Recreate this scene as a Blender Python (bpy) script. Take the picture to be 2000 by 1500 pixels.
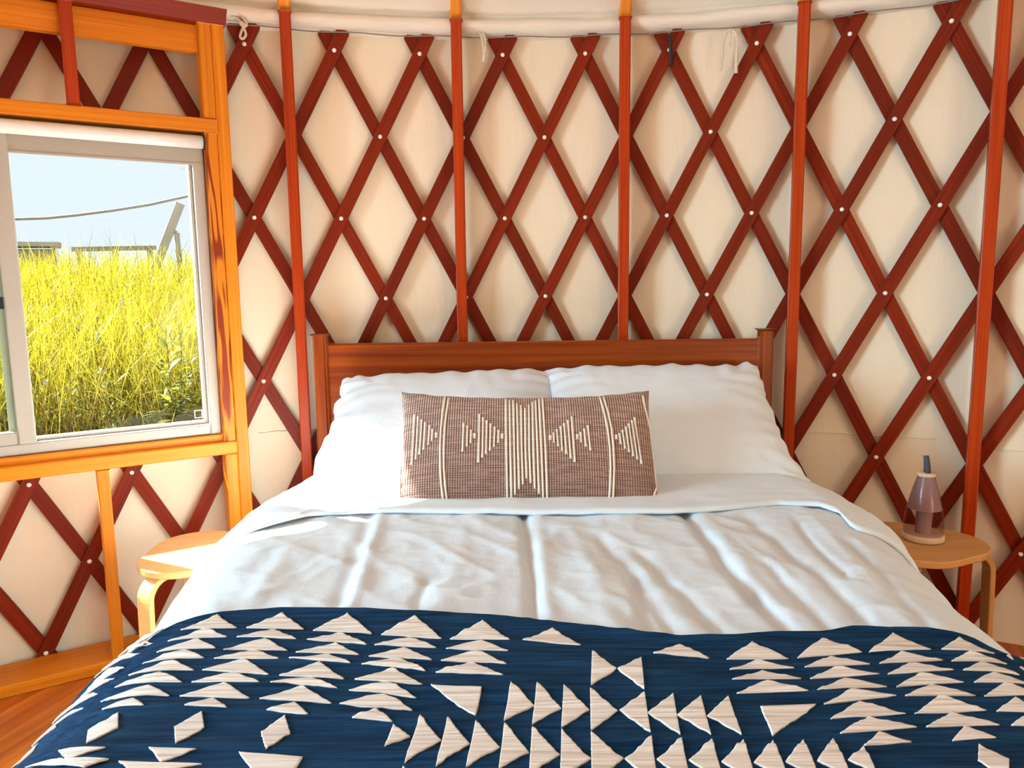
import bpy, math, random
import numpy as np
from mathutils import Vector, Matrix, noise
from mathutils.bvhtree import BVHTree

for o in list(bpy.data.objects):
    bpy.data.objects.remove(o)
scn = bpy.context.scene
col = scn.collection
random.seed(7)
R_ = random.Random(11)

# ------------------------------------------------------------------ camera
FPX, PITCH, ROLL = 1457.2, -0.133719, -0.012477
CAM = Vector((0.0, 0.2840, 1.2199))
FW = Vector((0, math.cos(PITCH), math.sin(PITCH)))
RT0 = Vector((1, 0, 0)); UP0 = RT0.cross(FW)
RT = RT0 * math.cos(ROLL) + UP0 * math.sin(ROLL)
UP = -RT0 * math.sin(ROLL) + UP0 * math.cos(ROLL)
cd = bpy.data.cameras.new('camera'); cam = bpy.data.objects.new('camera', cd); col.objects.link(cam)
m = Matrix.Identity(4)
for r in range(3):
    m[r][0], m[r][1], m[r][2], m[r][3] = RT[r], UP[r], -FW[r], CAM[r]
cam.matrix_world = m
cd.sensor_width = 36; cd.lens = 36 * FPX / 2000; cd.clip_start = 0.02; cd.clip_end = 400
scn.camera = cam

def ray(u, v):
    return (FW * FPX + RT * (u - 1000) + UP * (750 - v)).normalized()

# ------------------------------------------------------------------ world, sun, light
AL = math.radians(32)                       # heading of the window wall
WN = Vector((-math.sin(AL), math.cos(AL), 0))   # outward normal of the window wall
WT = Vector((math.cos(AL), math.sin(AL), 0))    # along the window wall, to the right
w = bpy.data.worlds.new('sky'); scn.world = w; w.use_nodes = True
bg = w.node_tree.nodes['Background']
bg.inputs[0].default_value = (0.80, 0.90, 1.0, 1); bg.inputs[1].default_value = 1.05

sd = bpy.data.lights.new('sun', 'SUN'); sun = bpy.data.objects.new('sun', sd); col.objects.link(sun)
sdir = (-WN * 1.0 + WT * 0.65 + Vector((0, 0, -0.95))).normalized()
sun.rotation_euler = sdir.to_track_quat('-Z', 'Y').to_euler()
sun.location = (-4, 6, 8)
sd.energy = 62.0; sd.angle = math.radians(0.8); sd.color = (1.0, 0.97, 0.92)

def area(name, loc, direction, sx, sy, power, color):
    l = bpy.data.lights.new(name, 'AREA'); o = bpy.data.objects.new(name, l); col.objects.link(o)
    l.shape = 'RECTANGLE'; l.size = sx; l.size_y = sy; l.energy = power; l.color = color
    o.location = loc; o.rotation_euler = Vector(direction).to_track_quat('-Z', 'Y').to_euler()
    return o
area('dome_daylight', (0.087, 0, 3.22), (0, 0, -1), 1.3, 1.3, 4, (0.72, 0.89, 1.0))
SIDE_I = -22.5                                 # added unseen window in the left wall, brings light from the left
side_p = Vector((0.0869 + 3.0 * math.sin(-0.321094 + SIDE_I * 0.0477571), 3.0 * math.cos(-0.321094 + SIDE_I * 0.0477571), 1.25))
area('side_fill_daylight', side_p, Vector((0.3, 0.6, 0.85)) - side_p, 1.1, 0.95, 84, (0.50, 0.82, 1.0)).data.spread = math.radians(115)  # main fill lamp, set in the added unseen window
win_c = Vector((-0.887, 2.797, 0)) + WT * -0.66 + WN * 0.14
area('window_daylight', (win_c.x, win_c.y, 1.2), -WN, 1.05, 0.85, 6, (0.70, 0.95, 1.0))

scn.view_settings.view_transform = 'Standard'
scn.view_settings.look = 'None'
scn.view_settings.exposure = 0.0
scn.view_settings.gamma = 1.0
scn.view_settings.use_curve_mapping = False

# ------------------------------------------------------------------ helpers
def tag(o, label=None, cat=None, group=None, kind=None):
    if label: o['label'] = label
    if cat: o['category'] = cat
    if group: o['group'] = group
    if kind: o['kind'] = kind
    return o

def empty(name, loc=(0, 0, 0)):
    o = bpy.data.objects.new(name, None); col.objects.link(o); o.matrix_basis = Matrix.Translation(Vector(loc))
    o.empty_display_size = 0.05
    return o

def world_of(o):
    Mx = o.matrix_basis.copy(); q = o.parent
    while q is not None:
        Mx = q.matrix_basis @ Mx; q = q.parent
    return Mx

def setparent(o, parent):
    """o is given in world space; store it relative to its parent"""
    o.parent = parent
    o.matrix_basis = world_of(parent).inverted() @ o.matrix_basis

def mobj(name, verts, faces, mat, parent=None, smooth=False, uvs=None, matrix=None):
    me = bpy.data.meshes.new(name)
    me.from_pydata([tuple(v) for v in verts], [], faces)
    if uvs is not None:
        ul = me.uv_layers.new(name='UVMap')
        flat = np.empty((len(me.loops), 2), dtype=np.float32)
        vi = np.empty(len(me.loops), dtype=np.int32); me.loops.foreach_get('vertex_index', vi)
        flat[:] = np.asarray(uvs, dtype=np.float32)[vi]
        ul.data.foreach_set('uv', flat.ravel())
    if smooth:
        me.polygons.foreach_set('use_smooth', [True] * len(me.polygons))
    me.update()
    o = bpy.data.objects.new(name, me); col.objects.link(o)
    if mat is not None: me.materials.append(mat)
    if matrix is not None: o.matrix_basis = matrix
    if parent is not None: setparent(o, parent)
    return o

def bevel(o, w_=0.003, seg=2):
    b = o.modifiers.new('bevel', 'BEVEL'); b.width = w_; b.segments = seg; b.limit_method = 'ANGLE'
    b.harden_normals = False
    return o

def box_mesh(name, L, W, D, mat, parent, matrix, taper=None):
    """box, local X = length (0..L), Y = width centred, Z = depth centred, uv in metres along/across"""
    V = []; F = []; U = []
    y, z = W / 2, D / 2
    corners = [(-y, -z), (y, -z), (y, z), (-y, z)]
    for k in range(4):
        a, b = corners[k], corners[(k + 1) % 4]
        i = len(V)
        V += [(0, *a), (L, *a), (L, *b), (0, *b)]
        e = math.hypot(a[0] - b[0], a[1] - b[1]); off = k * 0.17
        U += [(0, off), (L, off), (L, off + e), (0, off + e)]
        F.append((i, i + 3, i + 2, i + 1))
    for x in (0, L):
        i = len(V)
        V += [(x, *cc) for cc in corners]
        U += [(x + cc[1] * 0.2, cc[0] + .7) for cc in corners]
        F.append((i, i + 1, i + 2, i + 3) if x == 0 else (i + 3, i + 2, i + 1, i))
    # weld
    key = {}; idx = []; VV = []
    for v in V:
        kk = tuple(round(c, 6) for c in v)
        if kk not in key: key[kk] = len(VV); VV.append(v)
        idx.append(key[kk])
    me = bpy.data.meshes.new(name)
    me.from_pydata(VV, [], [tuple(idx[j] for j in f) for f in F])
    ul = me.uv_layers.new(name='UVMap')
    li = 0
    for f in F:
        for j in f:
            ul.data[li].uv = U[j]; li += 1
    me.update()
    o = bpy.data.objects.new(name, me); col.objects.link(o); me.materials.append(mat)
    o.matrix_basis = matrix
    if parent is not None: setparent(o, parent)
    return o

def frame_matrix(p0, xdir, zdir):
    x = Vector(xdir).normalized(); z = Vector(zdir); z = (z - x * z.dot(x)).normalized(); y = z.cross(x)
    M = Matrix.Identity(4)
    for r in range(3):
        M[r][0], M[r][1], M[r][2], M[r][3] = x[r], y[r], z[r], p0[r]
    return M

def beam(name, p0, p1, W, D, zdir, mat, parent=None, bev=0.003):
    p0, p1 = Vector(p0), Vector(p1)
    o = box_mesh(name, (p1 - p0).length, W, D, mat, parent, frame_matrix(p0, p1 - p0, zdir))
    if bev: bevel(o, bev)
    return o

def tube(name, pts, rad, mat, parent=None, seg=8, cap=True, radii=None, smooth=True):
    pts = [Vector(p) for p in pts]
    V, F, U = [], [], []
    n = len(pts); prev = None; L = 0
    for i, p in enumerate(pts):
        d = (pts[min(i + 1, n - 1)] - pts[max(i - 1, 0)]).normalized()
        if prev is None:
            a = Vector((0, 0, 1)) if abs(d.z) < .9 else Vector((1, 0, 0))
            nx = d.cross(a).normalized()
        else:
            nx = (prev - d * prev.dot(d)).normalized()
        prev = nx; ny = d.cross(nx)
        rr = radii[i] if radii else rad
        if i: L += (p - pts[i - 1]).length
        for k in range(seg):
            t = 2 * math.pi * k / seg
            V.append(p + nx * rr * math.cos(t) + ny * rr * math.sin(t)); U.append((L, k / seg * 6.28 * rr))
    for i in range(n - 1):
        for k in range(seg):
            a, b = i * seg + k, i * seg + (k + 1) % seg
            F.append((a, b, b + seg, a + seg))
    if cap:
        F.append(tuple(reversed(range(seg)))); F.append(tuple(range((n - 1) * seg, n * seg)))
    return mobj(name, V, F, mat, parent, smooth=smooth, uvs=U)

def lathe(name, prof, mat, parent=None, seg=40, loc=(0, 0, 0), cap_ends=True, smooth=True, sx=1, sy=1):
    V, F, U = [], [], []
    n = len(prof)
    for i, (r, z) in enumerate(prof):
        for k in range(seg):
            t = 2 * math.pi * k / seg
            V.append((loc[0] + r * sx * math.cos(t), loc[1] + r * sy * math.sin(t), loc[2] + z)); U.append((r * math.cos(t) + z, r * math.sin(t)))
    for i in range(n - 1):
        for k in range(seg):
            a, b = i * seg + k, i * seg + (k + 1) % seg
            F.append((a, b, b + seg, a + seg))
    if cap_ends:
        F.append(tuple(reversed(range(seg)))); F.append(tuple(range((n - 1) * seg, n * seg)))
    return mobj(name, V, F, mat, parent, smooth=smooth, uvs=U)

def grid_mesh(name, P, mat, parent=None, uvs=None, smooth=True, flip=False):
    """P[i][j] grid of points"""
    ni, nj = len(P), len(P[0])
    V = [p for row in P for p in row]
    F = []
    for i in range(ni - 1):
        for j in range(nj - 1):
            f = (i * nj + j, (i + 1) * nj + j, (i + 1) * nj + j + 1, i * nj + j + 1)
            F.append(f[::-1] if flip else f)
    U = [u for row in uvs for u in row] if uvs else None
    return mobj(name, V, F, mat, parent, smooth=smooth, uvs=U)

def nz(x, y=0.0, z=0.0):
    return noise.noise(Vector((x, y, z)))

def fbm(x, y, z=0.0, octv=3):
    s, a = 0, 1
    for k in range(octv):
        s += a * nz(x, y, z + 7.1 * k); x *= 2.03; y *= 2.03; a *= .5
    return s

# ------------------------------------------------------------------ materials
def newmat(name):
    mt = bpy.data.materials.new(name); mt.use_nodes = True
    nt = mt.node_tree
    return mt, nt, nt.nodes['Principled BSDF']

def N(nt, typ, **kw):
    n = nt.nodes.new(typ)
    for k, v in kw.items(): setattr(n, k, v)
    return n

def wood(name, dark, light, rough=0.45, along=1.3, across=55, coat=0.15, contrast=(0.3, 0.7), var=0.25, rings=None):
    mt, nt, bs = newmat(name)
    tc = N(nt, 'ShaderNodeUVMap'); tc.uv_map = 'UVMap'
    oi = N(nt, 'ShaderNodeObjectInfo')
    mp = N(nt, 'ShaderNodeMapping')
    mp.inputs['Scale'].default_value = (along, across, 1)
    cmb = N(nt, 'ShaderNodeCombineXYZ')
    mul = N(nt, 'ShaderNodeMath', operation='MULTIPLY'); mul.inputs[1].default_value = 37.0
    nt.links.new(oi.outputs['Random'], mul.inputs[0])
    nt.links.new(mul.outputs[0], cmb.inputs[0]); nt.links.new(mul.outputs[0], cmb.inputs[1]); nt.links.new(mul.outputs[0], cmb.inputs[2])
    nt.links.new(cmb.outputs[0], mp.inputs['Location'])
    nt.links.new(tc.outputs[0], mp.inputs['Vector'])
    no = N(nt, 'ShaderNodeTexNoise'); no.inputs['Scale'].default_value = 1.0; no.inputs['Detail'].default_value = 4; no.inputs['Distortion'].default_value = .4
    nt.links.new(mp.outputs[0], no.inputs['Vector'])
    fac = no.outputs[0]
    if rings:
        mp2 = N(nt, 'ShaderNodeMapping'); mp2.inputs['Scale'].default_value = (rings[0], rings[1], 1)
        nt.links.new(tc.outputs[0], mp2.inputs['Vector']); nt.links.new(cmb.outputs[0], mp2.inputs['Location'])
        n2 = N(nt, 'ShaderNodeTexNoise'); n2.inputs['Scale'].default_value = 1.0; n2.inputs['Detail'].default_value = 1
        nt.links.new(mp2.outputs[0], n2.inputs['Vector'])
        sn = N(nt, 'ShaderNodeMath', operation='SINE'); mm = N(nt, 'ShaderNodeMath', operation='MULTIPLY'); mm.inputs[1].default_value = rings[2]
        nt.links.new(n2.outputs[0], mm.inputs[0]); nt.links.new(mm.outputs[0], sn.inputs[0])
        mr = N(nt, 'ShaderNodeMapRange'); mr.inputs[1].default_value = -1
        nt.links.new(sn.outputs[0], mr.inputs[0])
        mx0 = N(nt, 'ShaderNodeMix'); mx0.inputs[0].default_value = rings[3]
        nt.links.new(no.outputs[0], mx0.inputs[2]); nt.links.new(mr.outputs[0], mx0.inputs[3])
        fac = mx0.outputs[0]
    cr = N(nt, 'ShaderNodeValToRGB')
    cr.color_ramp.elements[0].position = contrast[0]; cr.color_ramp.elements[0].color = (*dark, 1)
    cr.color_ramp.elements[1].position = contrast[1]; cr.color_ramp.elements[1].color = (*light, 1)
    nt.links.new(fac, cr.inputs[0])
    hs = N(nt, 'ShaderNodeHueSaturation')
    mr2 = N(nt, 'ShaderNodeMapRange'); mr2.inputs[3].default_value = 1 - var; mr2.inputs[4].default_value = 1 + var
    nt.links.new(oi.outputs['Random'], mr2.inputs[0]); nt.links.new(mr2.outputs[0], hs.inputs['Value'])
    nt.links.new(cr.outputs[0], hs.inputs['Color'])
    nt.links.new(hs.outputs[0], bs.inputs['Base Color'])
    bs.inputs['Roughness'].default_value = rough
    bs.inputs['Specular IOR Level'].default_value = .16
    bs.inputs['Coat Weight'].default_value = coat * .4; bs.inputs['Coat Roughness'].default_value = .35
    bp = N(nt, 'ShaderNodeBump'); bp.inputs['Strength'].default_value = .12; bp.inputs['Distance'].default_value = .002
    nt.links.new(fac, bp.inputs['Height']); nt.links.new(bp.outputs[0], bs.inputs['Normal'])
    return mt

def fabric(name, base, rough=.9, scale=90, strength=.25, dist=.002, stretch=(1, 1, 1), sheen=.2, var=.06, ridged=None):
    mt, nt, bs = newmat(name)
    tc = N(nt, 'ShaderNodeTexCoord')
    mp = N(nt, 'ShaderNodeMapping'); mp.inputs['Scale'].default_value = stretch
    nt.links.new(tc.outputs['Object'], mp.inputs['Vector'])
    no = N(nt, 'ShaderNodeTexNoise'); no.inputs['Scale'].default_value = scale; no.inputs['Detail'].default_value = 5; no.inputs['Roughness'].default_value = .6
    nt.links.new(mp.outputs[0], no.inputs['Vector'])
    cr = N(nt, 'ShaderNodeValToRGB')
    cr.color_ramp.elements[0].position = .3; cr.color_ramp.elements[0].color = (*[c * (1 - var) for c in base], 1)
    cr.color_ramp.elements[1].position = .7; cr.color_ramp.elements[1].color = (*[min(1, c * (1 + var)) for c in base], 1)
    nt.links.new(no.outputs[0], cr.inputs[0]); nt.links.new(cr.outputs[0], bs.inputs['Base Color'])
    bs.inputs['Roughness'].default_value = rough; bs.inputs['Sheen Weight'].default_value = sheen
    bs.inputs['Specular IOR Level'].default_value = .2
    bp = N(nt, 'ShaderNodeBump'); bp.inputs['Strength'].default_value = strength; bp.inputs['Distance'].default_value = dist
    nt.links.new(no.outputs[0], bp.inputs['Height']); nt.links.new(bp.outputs[0], bs.inputs['Normal'])
    if ridged:
        # crumple lines pressed into the cloth
        mp2 = N(nt, 'ShaderNodeMapping'); mp2.inputs['Scale'].default_value = (1.25, .8, 1); mp2.inputs['Rotation'].default_value = (0, 0, .6)
        nt.links.new(tc.outputs['Object'], mp2.inputs[0])
        n2 = N(nt, 'ShaderNodeTexNoise'); n2.noise_type = 'RIDGED_MULTIFRACTAL'; n2.inputs['Scale'].default_value = ridged[0]; n2.inputs['Detail'].default_value = 2.5
        n2.inputs['Distortion'].default_value = .6
        nt.links.new(mp2.outputs[0], n2.inputs['Vector'])
        b2 = N(nt, 'ShaderNodeBump'); b2.inputs['Strength'].default_value = ridged[1]; b2.inputs['Distance'].default_value = ridged[2]
        nt.links.new(n2.outputs[0], b2.inputs['Height']); nt.links.new(bp.outputs[0], b2.inputs['Normal']); nt.links.new(b2.outputs[0], bs.inputs['Normal'])
    return mt

def plain(name, base, rough=.5, metal=0, spec=.5, emit=None):
    mt, nt, bs = newmat(name)
    no = N(nt, 'ShaderNodeTexNoise'); no.inputs['Scale'].default_value = 60
    tc = N(nt, 'ShaderNodeTexCoord'); nt.links.new(tc.outputs['Object'], no.inputs['Vector'])
    cr = N(nt, 'ShaderNodeValToRGB')
    cr.color_ramp.elements[0].color = (*[c * .94 for c in base], 1); cr.color_ramp.elements[1].color = (*[min(1, c * 1.05) for c in base], 1)
    nt.links.new(no.outputs[0], cr.inputs[0]); nt.links.new(cr.outputs[0], bs.inputs['Base Color'])
    bs.inputs['Roughness'].default_value = rough; bs.inputs['Metallic'].default_value = metal
    bs.inputs['Specular IOR Level'].default_value = spec
    return mt

M = {}
M['lattice'] = wood('red_brown_lattice_wood', (.13, .009, .001), (.255, .022, .002), rough=.5, along=2.2, across=190, coat=.08, var=.18, contrast=(.25, .75))
M['stud'] = wood('stained_stud_wood', (.34, .028, .002), (.52, .055, .004), rough=.38, along=2.0, across=130, coat=.2, var=.12)
M['rafter'] = wood('orange_rafter_wood', (.75, .24, .03), (.95, .36, .05), rough=.4, along=2, across=90, var=.06)
M['frame'] = wood('orange_fir_frame_wood', (.60, .165, .006), (.78, .245, .012), rough=.42, along=1.7, across=100, coat=.15, var=.08)
M['grain'] = wood('bold_grain_fir', (.23, .026, .003), (.68, .20, .010), rough=.42, along=1.2, across=60, coat=.15, var=.02, rings=(3.2, 30, 26, .75), contrast=(.25, .6))
M['headboard'] = wood('honey_headboard_wood', (.165, .020, .002), (.33, .062, .004), rough=.36, along=1.2, across=38, coat=.25, var=.06)
M['floor'] = wood('orange_floor_wood', (.34, .065, .008), (.58, .16, .02), rough=.32, along=1.6, across=34, coat=.3, var=.16)
M['birch'] = wood('pale_birch_veneer', (.58, .275, .085), (.68, .345, .125), rough=.42, along=1.2, across=40, coat=.1, var=.02)
M['canvas'] = fabric('cream_tent_canvas', (.855, .73, .55), rough=.85, scale=7, strength=.35, dist=.02, stretch=(1, 1, .25), var=.02, sheen=.1)
M['roofcloth'] = fabric('cream_roof_cloth', (.84, .76, .64), rough=.85, scale=9, strength=.35, dist=.02, var=.02, sheen=.1)
M['white_cloth'] = fabric('white_cotton', (.71, .775, .825), rough=.85, scale=30, strength=.25, dist=.005, var=.012, ridged=(5.0, .22, .008))
M['duvet'] = fabric('white_crumpled_cotton', (.66, .725, .775), rough=.85, scale=30, strength=.35, dist=.005, var=.012, ridged=(6.5, .38, .010))
M['tie'] = fabric('unbleached_tie_tape', (.72, .62, .48), scale=80)
M['vinyl'] = plain('beige_vinyl', (.42, .38, .325), rough=.4)
M['blind'] = fabric('beige_blind_cloth', (.40, .35, .285), scale=300, var=.05)
M['blindbox'] = plain('white_blind_roll', (.80, .74, .69), rough=.5)
M['bolt'] = plain('white_painted_bolt', (.92, .90, .87), rough=.2, metal=.0)
M['black'] = plain('black_strap', (.006, .009, .012), rough=.5)
M['darkmetal'] = plain('dark_bracket_metal', (.03, .035, .05), rough=.3, metal=.6)
M['cable'] = plain('steel_cable', (.26, .21, .18), rough=.6)
M['strapgrey'] = plain('grey_leather_strap', (.060, .065, .080), rough=.6)
M['lampwood'] = wood('pale_lamp_wood', (.66, .47, .30), (.76, .57, .38), rough=.45, along=6, across=60, coat=.05, var=.02)
M['cord'] = fabric('cream_cotton_cord', (.80, .70, .58), scale=400, strength=.3)
M['rope'] = fabric('pale_rope', (.24, .235, .225), scale=60)  # rope paled, outdoor flare put into its colour
M['greypost'] = wood('haze_grey_post', (.24, .235, .225), (.30, .295, .28), rough=.8, coat=0, across=40)  # outdoor flare and haze put into the pale grey
M['soil'] = fabric('dry_ground', (.10, .06, .03), scale=6, var=.3)

def glassmat(name, tint, alpha_mix=.92, rough=0.0):
    mt = bpy.data.materials.new(name); mt.use_nodes = True; nt = mt.node_tree
    for n in list(nt.nodes): nt.nodes.remove(n)
    out = N(nt, 'ShaderNodeOutputMaterial')
    tr = N(nt, 'ShaderNodeBsdfTransparent'); tr.inputs[0].default_value = (*tint, 1)
    gl = N(nt, 'ShaderNodeBsdfGlossy'); gl.inputs['Roughness'].default_value = rough; gl.inputs[0].default_value = (1, 1, 1, 1)
    lw = N(nt, 'ShaderNodeLayerWeight'); lw.inputs[0].default_value = .5
    pw_ = N(nt, 'ShaderNodeMath', operation='POWER'); pw_.inputs[1].default_value = 4.0
    fr = N(nt, 'ShaderNodeMath', operation='MULTIPLY_ADD'); fr.inputs[1].default_value = .30; fr.inputs[2].default_value = .003
    nt.links.new(lw.outputs['Facing'], pw_.inputs[0]); nt.links.new(pw_.outputs[0], fr.inputs[0])
    mx = N(nt, 'ShaderNodeMixShader')
    nt.links.new(fr.outputs[0], mx.inputs[0]); nt.links.new(tr.outputs[0], mx.inputs[1]); nt.links.new(gl.outputs[0], mx.inputs[2])
    nt.links.new(mx.outputs[0], out.inputs[0])
    return mt
M['pane'] = glassmat('window_glass', (.99, 1, .99))
M['pane2'] = glassmat('double_window_glass', (.90, .97, .93))
M['smoke'] = glassmat('smoky_lamp_glass', (.88, .82, .82), rough=.05)

def leafmat(name, c0, c1, trans=.5):
    """c0 at the base of the blade, c1 at the tip (dry straw below, green-yellow above)"""
    mt = bpy.data.materials.new(name); mt.use_nodes = True; nt = mt.node_tree
    for n in list(nt.nodes): nt.nodes.remove(n)
    out = N(nt, 'ShaderNodeOutputMaterial')
    uv = N(nt, 'ShaderNodeUVMap'); uv.uv_map = 'UVMap'
    sp = N(nt, 'ShaderNodeSeparateXYZ'); nt.links.new(uv.outputs[0], sp.inputs[0])
    cr = N(nt, 'ShaderNodeValToRGB')
    cr.color_ramp.elements[0].position = .42; cr.color_ramp.elements[0].color = (*c0, 1)
    cr.color_ramp.elements[1].position = .80; cr.color_ramp.elements[1].color = (*c1, 1)
    nt.links.new(sp.outputs[1], cr.inputs[0])
    hs = N(nt, 'ShaderNodeHueSaturation')
    mr = N(nt, 'ShaderNodeMapRange'); mr.inputs[3].default_value = .6; mr.inputs[4].default_value = 1.35
    nt.links.new(sp.outputs[0], mr.inputs[0]); nt.links.new(mr.outputs[0], hs.inputs['Value']); nt.links.new(cr.outputs[0], hs.inputs['Color'])
    df = N(nt, 'ShaderNodeBsdfDiffuse'); tl = N(nt, 'ShaderNodeBsdfTranslucent'); gl = N(nt, 'ShaderNodeBsdfGlossy')
    gl.inputs['Roughness'].default_value = .45; gl.inputs[0].default_value = (.25, .25, .25, 1)
    nt.links.new(hs.outputs[0], df.inputs[0]); nt.links.new(hs.outputs[0], tl.inputs[0])
    mx = N(nt, 'ShaderNodeMixShader'); mx.inputs[0].default_value = trans
    nt.links.new(df.outputs[0], mx.inputs[1]); nt.links.new(tl.outputs[0], mx.inputs[2])
    m2 = N(nt, 'ShaderNodeMixShader'); m2.inputs[0].default_value = .10
    nt.links.new(mx.outputs[0], m2.inputs[1]); nt.links.new(gl.outputs[0], m2.inputs[2])
    nt.links.new(m2.outputs[0], out.inputs[0])
    return mt
M['grass'] = leafmat('straw_to_yellow_grass', (.145, .090, .050), (.225, .200, .010))
M['leaf'] = leafmat('willow_leaf', (.065, .082, .031), (.15, .165, .025), .5)

# ------------------------------------------------------------------ yurt constants
XC, YR = 0.0869, 3.05                 # yurt axis at (XC,0); lattice face radius
DTH, TH0, DZ, Z0 = 0.0477571, -0.321094, 0.2825, 2.02
def TH(i): return TH0 + i * DTH
def cyl(i, r, z): return Vector((XC + r * math.sin(TH(i)), r * math.cos(TH(i)), z))
PF = Vector((-0.887, 2.797, 0))
def F(s, d, z): return PF + WT * s - WN * d + Vector((0, 0, z))

# ------------------------------------------------------------------ floor
floor = empty('floor'); tag(floor, 'orange stained plank floor of the round tent', 'floor', kind='structure')
fd = Vector((.324, .946, 0)).normalized(); fp = Vector((fd.y, -fd.x, 0))
pw = .085; RR = 3.16
base = lathe('subfloor', [(RR, -.06), (RR, -.021)], M['floor'], floor, seg=96, loc=(XC, 0, 0), smooth=False)
k = -int(RR / pw)
while k * pw < RR:
    c0 = (k + .5) * pw
    half = math.sqrt(max(0, RR * RR - c0 * c0))
    if half > .2:
        ctr = Vector((XC, 0, 0)) + fp * c0
        a = -half
        b = half
        cut = R_.uniform(-1.4, 1.4)
        for (q0, q1) in ((a, min(b, cut)), (max(a, cut), b)):
            if q1 - q0 > .15:
                beam('plank', ctr + fd * (q0 + .0006) + Vector((0, 0, -.010)), ctr + fd * (q1 - .0006) + Vector((0, 0, -.010)), pw - .0016, .020, (0, 0, 1), M['floor'], floor, bev=.0012)
    k += 1

# ------------------------------------------------------------------ canvas wall
RCAN = 3.088
wall = empty('wall_back'); tag(wall, 'cream canvas tent wall stretched round behind the lattice', 'wall', kind='structure')
HOLE = (-9.05, -0.97, .69, 1.72)     # lattice index range and heights of the window opening
nth = 520
P, UVs = [], []
zs = sorted(set([round(-.02 + 2.14 * j / 46, 4) for j in range(47)] + [.69, 1.72]))
ivals = sorted(set([round(-50 + (2 * math.pi / DTH) * j / nth, 4) for j in range(nth + 1)] + [HOLE[0], HOLE[1]]))
Vv, Ff, Uu = [], [], []
def fold(i, z):
    a = .010 * nz(i * .55, z * .22, 3.1) + .0045 * nz(i * 1.7, z * .5, 9.2)
    # a few long vertical creases and slack pulls, as in stretched canvas
    for (ci, wd, am) in ((3.35, .14, .006), (5.9, .12, .005), (7.9, .10, .005), (11.05, .16, .007), (10.9, .5, -.004), (15.8, .6, .008), (17.6, .35, .012), (1.9, .2, .005), (4.35, .09, -.006)):
        a -= am * math.exp(-((i - ci - .25 * nz(z * 1.1, ci)) / wd) ** 2) * (.55 + .45 * nz(z * 2, ci * 3.3))
    t = max(0, (z - 1.75) / .35)
    a -= .016 * t * t * (nz(i * 1.3, z * 6, 1.7))
    return a
for i in ivals:
    for z in zs:
        Vv.append(cyl(i, RCAN + (fold(i, z) if -12 < i < 24 else 0), z)); Uu.append((i * .146, z))
nj = len(zs)
for a in range(len(ivals) - 1):
    mi = (ivals[a] + ivals[a + 1]) / 2
    for b in range(nj - 1):
        mz = (zs[b] + zs[b + 1]) / 2
        if HOLE[0] < mi < HOLE[1] and HOLE[2] < mz < HOLE[3]: continue
        if abs(mi - SIDE_I) < 4.1 and .72 < mz < 1.76: continue
        Ff.append((a * nj + b, a * nj + b + 1, (a + 1) * nj + b + 1, (a + 1) * nj + b))
cw = mobj('canvas', Vv, Ff, M['canvas'], wall, smooth=True, uvs=Uu)
# plain vinyl frame of the added unseen window in the left wall
w2 = empty('window_2_added', cyl(SIDE_I, 3.05, .75)); tag(w2, 'unseen window added in the left wall for light from the left', 'window', kind='structure')
nr = Vector((math.sin(TH(SIDE_I)), math.cos(TH(SIDE_I)), 0)); tr_ = Vector((nr.y, -nr.x, 0)); c2 = cyl(SIDE_I, 3.06, 1.25)
for (sx, sz, L_, vert) in ((-.60, 0, 1.1, 1), (.60, 0, 1.1, 1), (0, -.52, 1.24, 0), (0, .52, 1.24, 0)):
    dv = Vector((0, 0, 1)) if vert else tr_
    mc = c2 + tr_ * sx + Vector((0, 0, sz))
    beam('frame_stile' if vert else 'frame_rail', mc - dv * L_ / 2, mc + dv * L_ / 2, .05, .06, -nr, M['vinyl'], w2)
# horizontal welded seams of the canvas
for (i0, i1, zf) in ((-.2, 1.2, .700), (13.2, 16.2, .678), (17.2, 22, .66)):
    pts = [cyl(i0 + (i1 - i0) * k / 60, RCAN - .003 + fold(i0 + (i1 - i0) * k / 60, zf), zf + .006 * nz(k * .13, zf * 9)) for k in range(61)]
    tube('seam', pts, .0022, M['canvas'], wall, seg=6)

# ------------------------------------------------------------------ roof
roof = empty('ceiling'); tag(roof, 'cream roof canvas rising above the lattice wall', 'roof', kind='structure')
prof = [(3.140, 2.066), (3.087, 2.082), (3.066, 2.086), (3.036, 2.091), (3.018, 2.102), (3.014, 2.118), (3.028, 2.133), (3.062, 2.144), (3.046, 2.151), (3.005, 2.170), (2.97, 2.195), (2.90, 2.225), (2.8, 2.27), (2.6, 2.36), (2.3, 2.50), (1.8, 2.74), (1.2, 3.02), (.72, 3.25)]
P, UVs = [], []
for a in range(361):
    i = -50 + (2 * math.pi / DTH) * a / 360
    row, ur = [], []
    for k, (r, z) in enumerate(prof):
        j = 0
        if a not in (0, 360) and -14 < i < 26:
            if 2 <= k <= 8: j = .010 * nz(i * .8, k * .5, 2.2) + .006 * nz(i * 2.6, k * .9, 5.5)
            elif k > 8: j = .016 * nz(i * .45, k * .8, 4.4) * min(1, (k - 7) / 3)
        row.append(cyl(i, r - j * .6, z - abs(j) * .5 + .3 * j)); ur.append((i * .146, k * .05))
    P.append(row); UVs.append(ur)
grid_mesh('roof_canvas', P, M['roofcloth'], roof, UVs)
cab = [cyl(-12 + 36 * k / 200, 3.040, 2.0765 + .0025 * math.sin((-12 + 36 * k / 200) * math.pi)) for k in range(201)]
tube('cable', cab, .0021, M['cable'], roof, seg=6)

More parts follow.
